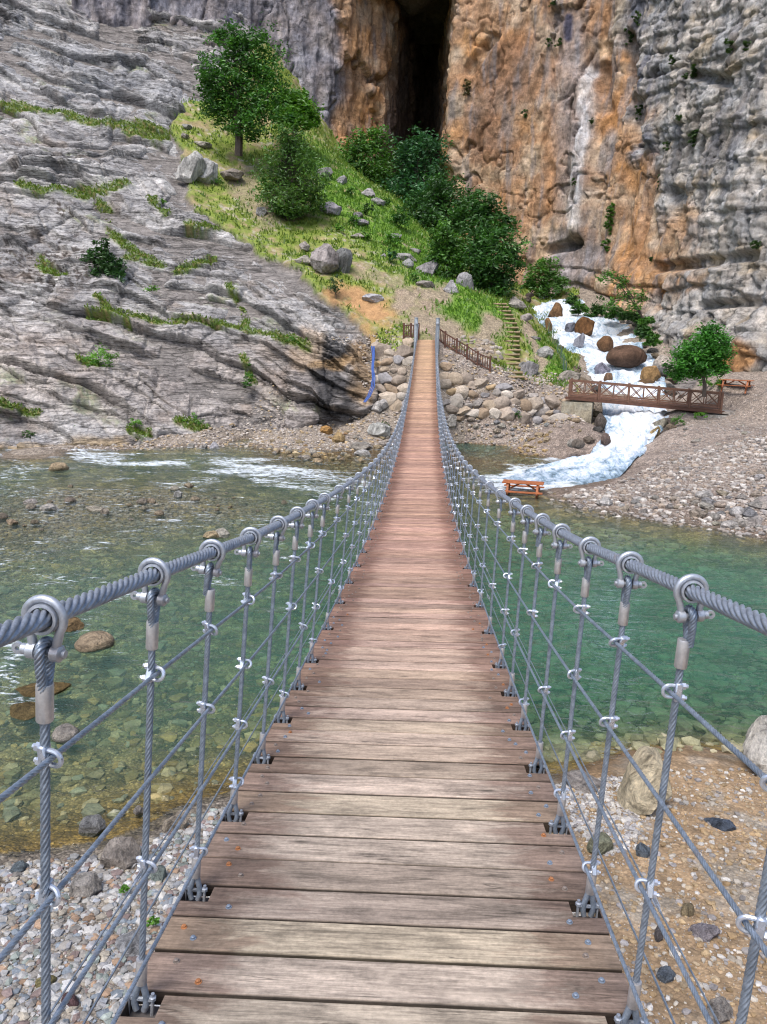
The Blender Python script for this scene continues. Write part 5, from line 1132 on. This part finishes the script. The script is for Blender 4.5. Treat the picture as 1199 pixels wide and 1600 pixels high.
def concrete(name, V, F, col=(.36,.34,.30), parent=None):
    V = np.array(V, float); me = bpy.data.meshes.new(name); me.from_pydata([tuple(q) for q in V], [], F)
    a = me.attributes.new('Col', 'FLOAT_COLOR', 'POINT'); a.data.foreach_set('color', np.tile(np.array([*col, 1], np.float32), (len(V), 1)).ravel()); me.materials.append(M_conc)
    bm = bmesh.new(); bm.from_mesh(me); bmesh.ops.bevel(bm, geom=bm.edges[:], offset=.025, segments=2, affect='EDGES'); bm.to_mesh(me); bm.free(); return meshobj(name, me, parent)
def cbox(name, c, d, rz=0, **kw):
    q = Matrix.Rotation(rz, 3, 'Z'); V = [q@Vector((x*d[0]/2, y*d[1]/2, z*d[2]/2))+Vector(c) for x in (-1, 1) for y in (-1, 1) for z in (-1, 1)]
    return concrete(name, V, [(0, 1, 3, 2), (4, 6, 7, 5), (0, 4, 5, 1), (2, 3, 7, 6), (0, 2, 6, 4), (1, 5, 7, 3)], **kw)
def railing(label, pts, name='picket_fence'):
    """posts at pts (bottom points), pickets between"""
    root = empty(name, pts[0]); tag(root, label, 'railing'); O = Vector(pts[0]); H = .95
    for p in pts:
        p = Vector(p)-O; MB().box(p+Vector((0, 0, H/2)), (.13, .13, H+.12), None, .012).build('post', M_fence, root)
    for a, b in zip(pts[:-1], pts[1:]):
        a, b = Vector(a)-O, Vector(b)-O
        for z_ in (.16, .86): MB().bar(a+Vector((0, 0, z_)), b+Vector((0, 0, z_)), .05, .08).build('rail', M_fence, root)
        n = max(2, int((b-a).length/.17)); mb_ = MB()
        for k in range(1, n):
            q = a.lerp(b, k/n); mb_.box(q+Vector((0, 0, .51)), (.055, .03, .70))
        mb_.build('pickets', M_fence, root)
    return root
gp = lambda px, py, Y: Vector(at(px, py, Y))
railing('short dark brown picket railing left of the far bridge posts', [Vector(hit(*q)) for q in ((631,529),(642,529),(654,529))])
railing('long dark brown picket railing stepping down the path right of the far bridge posts', [Vector(hit(*q)) for q in ((683,532),(695.5,542),(713.5,553),(729.5,562),(746,573),(765.5,581))])

# small timber bridge over the stream
A0, A1 = gp(889, 618, 49.6), gp(1127, 640, 47.3); ax = (A1-A0); LB_ = ax.length; ax.normalize(); side = Vector((-ax.y, ax.x, 0)).normalized(); up = side.cross(ax)*-1
if up.z < 0: up = -up
fb = empty('footbridge', A0); tag(fb, 'small brown timber footbridge with cross braced railings over the white stream', 'bridge')
def FP(s_, t_, z_): return ax*s_+side*t_+Vector((0, 0, z_))
WB = 1.5
dm = MB(); n = int(LB_/.155)
for k in range(n): dm.box(FP((k+.5)*LB_/n, WB/2, -.03), (LB_/n-.012, WB, .05), Matrix((ax, side, Vector((0, 0, 1)))).transposed())
dm.build('deck', M_rail, fb)
for t_ in (.04, WB-.04): MB().bar(FP(-.2, t_, -.16), FP(LB_+.2, t_, -.16), .12, .18).build('beam', M_fence, fb)
for si, t_ in enumerate((0.02, WB-.02)):
    for k in range(6):
        s_ = LB_*k/5*.995+.03; MB().box(FP(s_, t_, .46), (.13, .13, 1.12), None, .012).build('post', M_rail, fb)
    for z_ in (.12, .92): MB().bar(FP(0, t_, z_), FP(LB_, t_, z_), .06, .08).build('rail', M_rail, fb)
    br = MB()
    for k in range(10):
        s0, s1 = LB_*k/10, LB_*(k+1)/10; br.bar(FP(s0+.07, t_, .14), FP(s1-.05, t_, .90), .035, .045); br.bar(FP(s0+.07, t_+.037, .90), FP(s1-.05, t_+.037, .14), .035, .045)
        if k % 2: br.box(FP(s0, t_, .52), (.05, .05, .76))
    br.build('cross_bracing', M_rail, fb)
rzb = math.atan2(ax.y, ax.x)
p = A0+ax*.75+side*.75; tag(cbox('abutment', (p.x-.2, p.y, p.z-1.0), (1.9, 1.9, 1.3), rzb, col=(.34,.32,.26)), 'grey green concrete block carrying the left end of the small bridge', 'abutment')
p = A1+side*.75-ax*.2; tag(cbox('abutment', (p.x, p.y, p.z-.85), (1.5, 1.8, 1.0), rzb, col=(.42,.41,.39)), 'pale concrete block carrying the right end of the small bridge', 'abutment')
p = A1+ax*1.35+side*.75; tag(cbox('path_slab', (p.x, p.y, p.z-.12), (2.6, 1.5, .16), rzb+.02, col=(.36,.33,.30)), kind='structure')

def picnic_table(loc, rz, label, sc=1.0):
    root = empty('picnic_table', loc, rz); tag(root, label, 'picnic table'); LT_ = 1.75*sc
    m_ = MB()
    for k in range(5): m_.box((0, (k-2)*.148, .745), (LT_, .138, .038), None, .004)
    m_.build('table_top', M_table, root)
    for s_ in (-1, 1):
        m_ = MB()
        for k in range(2): m_.box((0, s_*(.66+k*.135), .445), (LT_, .128, .038), None, .004)
        m_.build('bench', M_table, root)
    for s_ in (-1, 1):
        x = s_*LT_*.36
        for q in (-1, 1): MB().bar((x, q*.28, .72), (x, q*.68, .0), .045, .095, up=(1, 0, 0)).build('leg', M_table, root)
        MB().box((x+.047*s_, 0, .40), (.04, 1.52, .09)).build('cross_beam', M_table, root); MB().box((x+.047*s_, 0, .70), (.04, .72, .09)).build('cross_beam', M_table, root)
        MB().bar((x, 0, .40), (s_*.12, 0, .70), .05, .07).build('brace', M_table, root)
    return root
t1 = atz(818, 776, WZ-.10); picnic_table((t1[0], t1[1]+.3, WZ-.28), R(-12), 'orange brown picnic table standing in shallow water at the tip of the gravel bar')
t2 = hit(1152, 614); picnic_table((t2[0], t2[1]+.3, t2[2]+.02), R(-32), 'orange brown picnic table on the gravel terrace right of the small tree', 1.1)

# blue hose down the rock
hp = [gp(583,541,51.5), gp(584,556,51.1), gp(583,575,50.6), gp(585,590,50.2), gp(583,605,49.9), gp(577,618,49.6), gp(570,628,49.4)]
hm_ = MB()
M_blue = metal('blue_plastic_hose', (.03, .10, .38), .4, 0, 20, .2)
for k in range(3): hm_.tube([q+Vector(((k-1)*.075+.03*math.sin(i*1.3+k), -.25-.03*k, 0)) for i, q in enumerate(hp)], .034, 8)
tag(hm_.build('water_hose', M_blue), 'bundle of bright blue hose hanging down between rock slope and left abutment', 'hose')

# grassy log steps
stp_px = [(802,590,34),(800,583,32),(799,576,31),(798,569,30),(798,562,29),(797,555,29),(798,548,30),(798,541,28),(797,534,28),(798,527,28),(798,520,28),(796,513,28),(794,506,27),(791,499,27),(788,493,27),(785,487,26),(782,481,25),(779,476,24)]
root = empty('steps', hit(800, 590)); tag(root, 'steep flight of log edged grassy steps climbing right of the far path', 'stairs'); O = Vector(root.location)
def grass_mat(name, c1, c2):
    m, t, b = newmat(name); n = noise(t, wpos(t), 6, 6, .7); L(t, ramp(t, n, [(.35, c1), (.65, c2)]), b.inputs['Base Color']); b.inputs['Roughness'].default_value = .9; bump(t, n, b, .8, .06); return m
M_turf = grass_mat('turf', (.07, .12, .02), (.20, .23, .06))
for k, (px, py, wp) in enumerate(stp_px):
    p = Vector(hit(px, py)); wd = wp*p.y/FPX; q = p-O
    s_ = MB().box(q+Vector((0, .22, .0)), (wd, .55, .24), None, .03).build('step', M_turf, root)
    MB().tube([q+Vector((-wd/2, -.07, .03)), q+Vector((wd/2, -.07, .05))], .075, 8).build('log_edge', M_step, s_)
# wire fence by the steps
root = empty('wire_fence', hit(884, 590)); tag(root, 'thin green wire fence on the grass left of the cascade', 'fence'); O = Vector(root.location)
fp_ = [Vector(hit(*q)) for q in [(884,592),(880,580),(876,566),(871,552),(864,538),(857,524),(850,512)]]; M_wire = metal('green_wire', (.10, .17, .13), .6, .2, 20, .2)
for p in fp_: MB().tube([p-O-Vector((0, 0, .2)), p-O+Vector((0, 0, 1.15))], .03, 6).build('post', M_wire, root)
wm = MB()
for z_ in (.25, .55, .85, 1.1): wm.tube([p-O+Vector((0, 0, z_)) for p in fp_], .008, 4)
for a, b in zip(fp_[:-1], fp_[1:]):
    for k in range(1, 6): q = a.lerp(b, k/6)-O; wm.tube([q+Vector((0, 0, .2)), q+Vector((0, 0, 1.1))], .006, 4)
wm.build('wire_mesh', M_wire, root)
# ================================================================ trees and plants
def leaf_material(name):
    m = bpy.data.materials.new(name); m.use_nodes = True; t = m.node_tree; t.nodes.clear(); out = N(t, 'OutputMaterial')
    c = attr(t, 'Col').outputs['Color']; d_ = N(t, 'BsdfDiffuse'); L(t, c, d_.inputs['Color']); tl = N(t, 'BsdfTranslucent'); L(t, mixc(t, c, (1.25, 1.3, .6), 1., 'MULTIPLY'), tl.inputs['Color'])
    gl = N(t, 'BsdfGlossy', inp={'Roughness': .45}); gl.inputs['Color'].default_value = (.6, .7, .6, 1)
    m1 = N(t, 'MixShader', inp={0: .35}); L(t, d_.outputs[0], m1.inputs[1]); L(t, tl.outputs[0], m1.inputs[2]); m2 = N(t, 'MixShader', inp={0: .06}); L(t, m1.outputs[0], m2.inputs[1]); L(t, gl.outputs[0], m2.inputs[2])
    L(t, m2.outputs[0], out.inputs['Surface']); return m
M_leaf = leaf_material('leaves')
M_bark = plainwood('bark', (.075, .055, .042))
def leaves_mesh(name, lobes, n, size, cols, seed, clump=.28, droop=0.0, fill=.75):
    """lobes: (center, (rx, ry, rz)); leaf blades gathered in clumps through the lobes"""
    rs = np.random.RandomState(seed); vol = np.array([l[1][0]*l[1][1]*l[1][2] for l in lobes])**.75; cnt = (vol/vol.sum()*n).astype(int)+1
    Pp, Cc = [], []
    for (c, r), k in zip(lobes, cnt):
        r = np.array(r); nc_ = max(6, int(k/38)); q = rs.normal(size=(nc_, 3)); q /= np.linalg.norm(q, axis=1)[:, None]; q *= (rs.rand(nc_)**.42*1.0)[:, None]
        q *= (1+.22*rs.normal(size=nc_))[:, None]
        ctr = q*r+np.array(c); which = rs.randint(0, nc_, k); tone = rs.uniform(.62, 1.35, nc_); hue = rs.rand(nc_)
        sp = rs.normal(size=(k, 3))*clump*min(r)*np.array([1.1, 1.1, .75])*rs.uniform(.6, 1.3, nc_)[which][:, None]
        Pp.append(ctr[which]+sp); c_ = mix(np.tile(np.array(cols[0]), (k, 1)), cols[1], np.clip(hue[which]*.8+rs.rand(k)*.3, 0, 1))*(tone[which]*rs.uniform(.75, 1.25, k))[:, None]; Cc.append(c_)
    Pp = np.concatenate(Pp); Cc = np.concatenate(Cc); k = len(Pp)
    a = rs.normal(size=(k, 3)); a[:, 2] = a[:, 2]*.5-droop; a /= np.linalg.norm(a, axis=1)[:, None]; nr_ = rs.normal(size=(k, 3))*.7+np.array([0, -.3, 1.0]); b = np.cross(nr_, a); b /= np.linalg.norm(b, axis=1)[:, None]+1e-9
    s_ = size*rs.uniform(.6, 1.35, k)[:, None]; n_ = np.cross(a, b)
    V = np.stack([Pp-a*s_*.5, Pp+b*s_*.24+n_*s_*.06, Pp+a*s_*.55-n_*s_*.08, Pp-b*s_*.24+n_*s_*.06], 1).reshape(-1, 3); F = np.arange(k*4).reshape(-1, 4)
    return npmesh(name, V, F, M_leaf, False, np.repeat(Cc, 4, 0))
def plant(name, label, cat, base, lobes_px, Y, n, size, cols, seed, trunk=True, group=None, depth=.8, clump=.28, lean=0, stems=1, tw=.012, droop=0.):
    """base (px, py) of the stem; lobes as photo ellipses (px, py, rx, ry) at distance Y"""
    k = Y/FPX; b0 = Vector(at(base[0], base[1], Y)); rs = random.Random(seed); root = empty(name, b0); tag(root, label, cat, group); lob = []
    for i, l in enumerate(lobes_px):
        dy = (rs.random()-.5)*l[2]*k*1.2*depth; c = at(l[0], l[1], Y+dy)-np.array(b0); lob.append((c, (l[2]*k, l[2]*k*depth, l[3]*k)))
    if trunk:
        top = max(c[2] for c, r in lob); cx = np.mean([c for c, r in lob], axis=0); m_ = MB(); r0 = max(top*tw*1.6, .025)
        for s_ in range(stems):
            ox = rs.uniform(-.15, .15)*(stems > 1)*top*.4; pts = [Vector((0, 0, -.3))]
            for q in range(1, 8):
                f = q/7; pts.append(Vector((cx[0]*f**1.3+ox*f+rs.uniform(-.03, .03)*top, cx[1]*f+rs.uniform(-.02, .02)*top, f*top*.86)))
            m_.tube(pts, [r0*(1.25-.95*q/7)/(1 if stems == 1 else 1.5) for q in range(8)], 7)
            for c, r in lob:
                st_ = pts[rs.randrange(2, 5)]; cv = Vector(c); mid = st_.lerp(cv, .5)+Vector((rs.uniform(-.1, .1), 0, .08))*top*.6; m_.tube([st_, mid, cv], [r0*.45, r0*.3, r0*.12], 5)
                for w__ in range(3):
                    e_ = cv+Vector((rs.uniform(-.7, .7)*r[0], rs.uniform(-.7, .7)*r[1], rs.uniform(-.3, .8)*r[2])); m_.tube([mid, mid.lerp(e_, .6), e_], [r0*.22, r0*.14, r0*.05], 4)
        m_.build('trunk', M_bark, root)
    meshobj('crown', leaves_mesh('crown', lob, n, size, cols, seed, clump, droop), root); return root
DG = ((.028, .085, .018), (.06, .155, .028)); MG = ((.045, .13, .022), (.105, .25, .038)); BG = ((.07, .20, .022), (.15, .34, .04)); BLG = ((.028, .10, .038), (.06, .18, .07)); WG = ((.03, .075, .022), (.07, .145, .035))
G_ = 'trees on the slope and below the cave'
plant('broadleaf_tree', 'tallest dark green tree with a dark trunk high on the grassy slope', 'tree', (373,238), [(372,68,26,26),(345,60,16,20),(400,84,30,32),(340,118,28,30),(372,128,36,36),(412,128,30,34),(330,155,22,20),(365,170,38,26),(408,175,34,30),(385,200,28,14),(318,122,14,14)], 73, 14000, .32, ((.028,.10,.018),(.075,.21,.03)), 1, group=G_, tw=.02)
plant('broadleaf_tree', 'bright green tree just right of the tallest slope tree', 'tree', (462,215), [(452,158,24,22),(478,172,20,22),(440,180,20,20),(465,190,24,16),(490,190,10,12)], 79, 4000, .40, BG, 2, group=G_, tw=.02)
plant('willow_shrub_tree', 'wispy many stemmed green tree in the middle of the grassy slope', 'tree', (450,350), [(452,215,20,22),(440,245,28,24),(470,255,24,22),(428,280,26,24),(460,285,34,26),(490,290,24,24),(445,315,38,20),(485,312,22,14),(425,310,18,16),(455,335,22,12)], 68, 8000, .30, ((.045,.12,.022),(.11,.22,.045)), 3, group=G_, stems=6, tw=.012, clump=.36)
plant('broadleaf_tree', 'mid green tree at the left of the grove below the cave', 'tree', (585,300), [(580,215,24,20),(560,240,24,22),(600,240,20,22),(580,265,30,26),(598,285,24,24),(555,262,16,18)], 92, 5000, .42, MG, 4, group=G_, depth=1)
plant('broadleaf_tree', 'blue green tree directly below the cave mouth', 'tree', (655,340), [(655,225,30,18),(640,240,30,24),(675,245,22,26),(645,275,36,30),(680,285,20,30),(625,300,22,30),(660,310,30,28)], 88, 6500, .42, BLG, 5, group=G_, depth=1)
plant('broadleaf_tree', 'dark tree in the shaded centre of the grove', 'tree', (690,400), [(690,300,30,28),(665,330,26,28),(712,330,28,28),(690,350,34,22),(650,350,12,16)], 82, 5500, .40, ((.022,.07,.018),(.05,.14,.028)), 6, group=G_, depth=1)
plant('broadleaf_tree', 'dark tree behind the right hand grove trees by the orange cliff', 'tree', (762,410), [(745,325,26,20),(770,335,24,20),(790,350,14,18),(755,355,30,22),(725,345,20,22)], 78, 4500, .40, ((.025,.08,.018),(.055,.15,.028)), 7, group=G_, depth=1)
plant('broadleaf_tree', 'lighter two lobed tree at the lower left of the grove', 'tree', (700,462), [(693,372,22,20),(715,385,18,22),(685,400,20,20),(708,412,24,22),(695,438,18,20)], 65.5, 5500, .30, MG, 8, group=G_, tw=.02)
plant('broadleaf_tree', 'broad dark bushy tree at the lower right of the grove above the steps', 'tree', (768,472), [(760,368,28,18),(785,380,26,24),(745,395,24,24),(800,400,20,24),(770,410,36,26),(745,428,26,20),(785,435,26,22),(768,450,26,16)], 65, 9000, .32, ((.025,.085,.016),(.06,.17,.028)), 9, group=G_, tw=.02)
plant('young_tree', 'small bright round tree beside the right end of the small bridge', 'tree', (1101,612), [(1110,528,22,20),(1092,545,28,22),(1120,552,20,22),(1072,560,22,20),(1095,572,34,20),(1062,582,18,14),(1125,575,14,14)], 46.3, 13000, .19, ((.032,.14,.017),(.08,.28,.03)), 10, tw=.02)
plant('shrub', 'light green bushy tree beside the top of the cascade', 'shrub', (855,466), [(855,420,18,14),(840,435,20,16),(870,440,16,18),(855,450,24,14),(828,440,10,14)], 85, 3500, .34, MG, 11)
plant('slender_tree', 'thin leaning tree with sparse leaves on the right bank of the cascade', 'tree', (1010,518), [(945,430,14,8),(962,440,18,9),(975,460,12,10),(955,470,14,8),(990,480,12,10),(1003,462,10,10)], 72, 900, .30, MG, 12, tw=.012, clump=.5)
plant('fig_tree', 'dark fig tree growing from the left rock slope', 'tree', (170,468), [(158,388,16,12),(160,405,22,14),(175,418,20,14),(160,430,22,14),(178,440,18,16),(172,455,22,12),(145,398,10,8)], 54.3, 4500, .24, ((.018,.062,.016),(.04,.115,.022)), 13, tw=.02)
def bush(px, py, rx, ry, Y, n, size, cols, label, seed, group=None, name='shrub', cat='shrub'):
    k = [(px, py-ry, rx*.7, ry*.75), (px-rx*.4, py-ry*.7, rx*.55, ry*.55), (px+rx*.4, py-ry*.75, rx*.55, ry*.6)]
    return plant(name, label, cat, (px, py), k, Y, n, size, cols, seed, trunk=ry*Y/FPX > .9, group=group)
def hy(px, py): return hit(px, py)[1]
for i, a in enumerate([(155,580,26,22,900,.16,BG,'bright green shrub on the lower left rock slope'), (388,612,11,20,500,.15,MG,'narrow hanging shrub on the rock above the far shore'), (525,465,14,22,500,.15,((.03,.07,.02),(.08,.13,.04)),'thin dark shrub at the left edge of the bare orange soil'),
        (625,358,20,20,900,.24,((.03,.10,.02),(.07,.2,.03)),'rounded leafy shrub at the ridge left of the grove'), (573,375,9,8,300,.18,BG,'small bright shrub on the grass under the ridge'), (530,363,8,8,250,.18,BG,'small bright shrub in the middle of the grass slope'), (553,352,10,9,300,.18,MG,'small mid green shrub above the bright slope shrub'),
        (576,338,10,12,350,.2,WG,'olive shrub on the ridge crest'), (545,305,14,9,300,.2,MG,'low shrub high on the ridge right of the wispy tree'), (603,322,12,8,300,.2,MG,'low shrub on the crest just left of the grove'), (612,385,18,14,500,.2,BG,'wide light shrub in the upper lush grass'), (612,412,10,14,300,.2,BLG,'blue green shrub in the lush grass beside the slope rocks'),
        (648,440,8,8,250,.15,MG,'little shrub under the grove by the flat rock'), (253,320,10,6,200,.15,BG,'tiny bright shrub on a ledge of the left rock slope'), (237,457,16,7,250,.14,BG,'low green shrub on a ledge right of the fig tree'), (460,540,20,10,500,.14,BG,'lush green cushion on the rock left of the deck'), (462,552,10,5,150,.12,MG,'small cushion plant under the lush cushion'),
        (300,664,22,9,450,.12,BG,'long grassy clump at the foot of the rock slope'), (212,668,14,8,250,.12,BG,'small grassy clump near the left far shore'), (45,690,12,14,250,.12,WG,'dark grassy clump at the left end of the far shore'), (115,680,14,8,200,.12,MG,'small clump beside the far left shoreline'),
        (340,290,10,7,150,.16,MG,'dark weed tuft under the split pale boulder'), (1115,605,26,9,400,.14,BG,'low green weeds behind the terrace picnic table'), (1095,655,14,7,220,.12,BG,'bright weeds at the right abutment of the small bridge'), (1060,665,16,10,250,.12,MG,'weeds on the right bank under the small bridge'),
        (240,1445,12,8,60,.05,BG,'small green weed among the near left pebbles'), (195,1395,9,8,60,.05,BG,'tiny green sprig beside the large pale brown rock'), (600,672,12,8,200,.12,WG,'weeds beside the broad pale slab'), (806,655,12,10,150,.14,WG,'weed clump at the foot of the boulder wall')]):
    bush(a[0], a[1], a[2], a[3], hy(a[0], a[1])-.1, a[4], a[5], a[6], a[7], 200+i)
for i, (px, py, rx, ry, Y) in enumerate([(905,492,14,12,79),(930,498,22,14,77),(958,500,18,12,75),(985,505,18,12,73),(1010,512,16,10,70),(1005,530,14,14,66),(1020,545,12,14,64),(895,478,12,10,82)]):
    bush(px, py, rx, ry, Y, 900, .28, ((.03,.10,.015),(.09,.22,.03)) if i % 2 == 0 else DG, 'dark green bush lining the right rim of the cascade', 260+i, 'bushes along the right rim of the cascade')
# plants on the cliff
def tuft(px, py, rx, ry, cols, label, seed, group=None, n=None):
    p = cliff_at(px, py); Y = p[1]-.35; k = [(px, py-ry*.5, rx*.8, ry*.6), (px, py+ry*.3, rx*.7, ry*.6)]
    return plant('cliff_plant', label, 'plant', (px, py), k, Y, n or int(70+rx*ry*3), .22, cols, seed, trunk=False, group=group, depth=.5)
for q, (a, b) in enumerate([(322, 350), (350, 400)]): pass
root = tuft(953, 345, 8, 26, ((.05,.14,.015),(.10,.22,.03)), 'long bright green creeper hanging low on the orange cliff', 301, n=1500)
tuft(948, 385, 9, 14, ((.04,.13,.015),(.09,.2,.03)), 'lower tail of the green creeper on the orange cliff', 302, n=600)
for i, (px, py, rx, ry) in enumerate([(873,68,7,7),(858,65,6,7),(730,138,10,12),(820,178,6,7),(897,285,5,6),(995,30,7,14),(985,55,8,16),(999,175,8,18),(1052,95,7,10),(1085,112,10,10),(1140,72,8,12),(1166,70,7,9),(1072,120,5,5),(1060,183,6,6),(1085,215,10,12),(1042,230,7,7),(925,190,4,4),(1018,405,5,4),(865,5,7,6),(1182,382,10,8),(1030,285,5,12)]):
    tuft(px, py, rx, ry, ((.03,.065,.018),(.07,.13,.035)) if i != 2 else ((.08,.075,.03),(.12,.1,.04)), 'small dark green plant clinging to the right hand cliff', 310+i, 'plants clinging to the cliff')
# grass blades and low weeds over the hill and ledges
rs = np.random.RandomState(17)
gi = np.nonzero(((hb > .5)*np.clip(sst(-.12, .22, gn+.12*gn2)+lush*.8, 0, 1)*(1-np.clip(dirt+orange, 0, 1)) > rs.rand(len(hb))*1.6))[0]
Gp = ground_P = np.empty((len(ground.data.vertices), 3), np.float32); ground.data.vertices.foreach_get('co', ground_P.ravel())
sel = rs.choice(gi, min(34000, len(gi)), replace=False); Bp = ground_P[sel].astype(float)+rs.normal(size=(len(sel), 3))*.08
rg = np.nonzero(RSG > .5)[0]; sel2 = rs.choice(rg, min(9000, len(rg)), replace=False); Bp = np.concatenate([Bp, RSP[sel2]+rs.normal(size=(len(sel2), 3))*.05]); nh = len(sel); sel = np.concatenate([sel, sel2*0])
k = len(sel); hgt = (rs.uniform(.10, .30, k)*np.where(np.arange(k) < nh, 1, .6))[:, None]; a = rs.uniform(0, 6.28, k); wv_ = np.stack([np.cos(a), np.sin(a), 0*a], -1)*rs.uniform(.03, .09, k)[:, None]; tp = Bp+np.stack([rs.normal(size=k)*.07, rs.normal(size=k)*.07-.03, hgt[:, 0]], -1)
V = np.stack([Bp-wv_, Bp+wv_, tp+wv_*.3, tp-wv_*.3], 1).reshape(-1, 3); cg = mix(np.tile(np.array([.10,.20,.025]), (k, 1)), (.22,.28,.05), rs.rand(k))*rs.uniform(.6, 1.2, k)[:, None]; lu = np.where(np.arange(k) < nh, lush[sel], 0.0); cg = mix(cg, (.10,.24,.025), lu*.7)
tag(meshobj('grass', npmesh('grass', V, np.arange(k*4).reshape(-1, 4), M_leaf, False, np.repeat(cg, 4, 0))), kind='stuff')
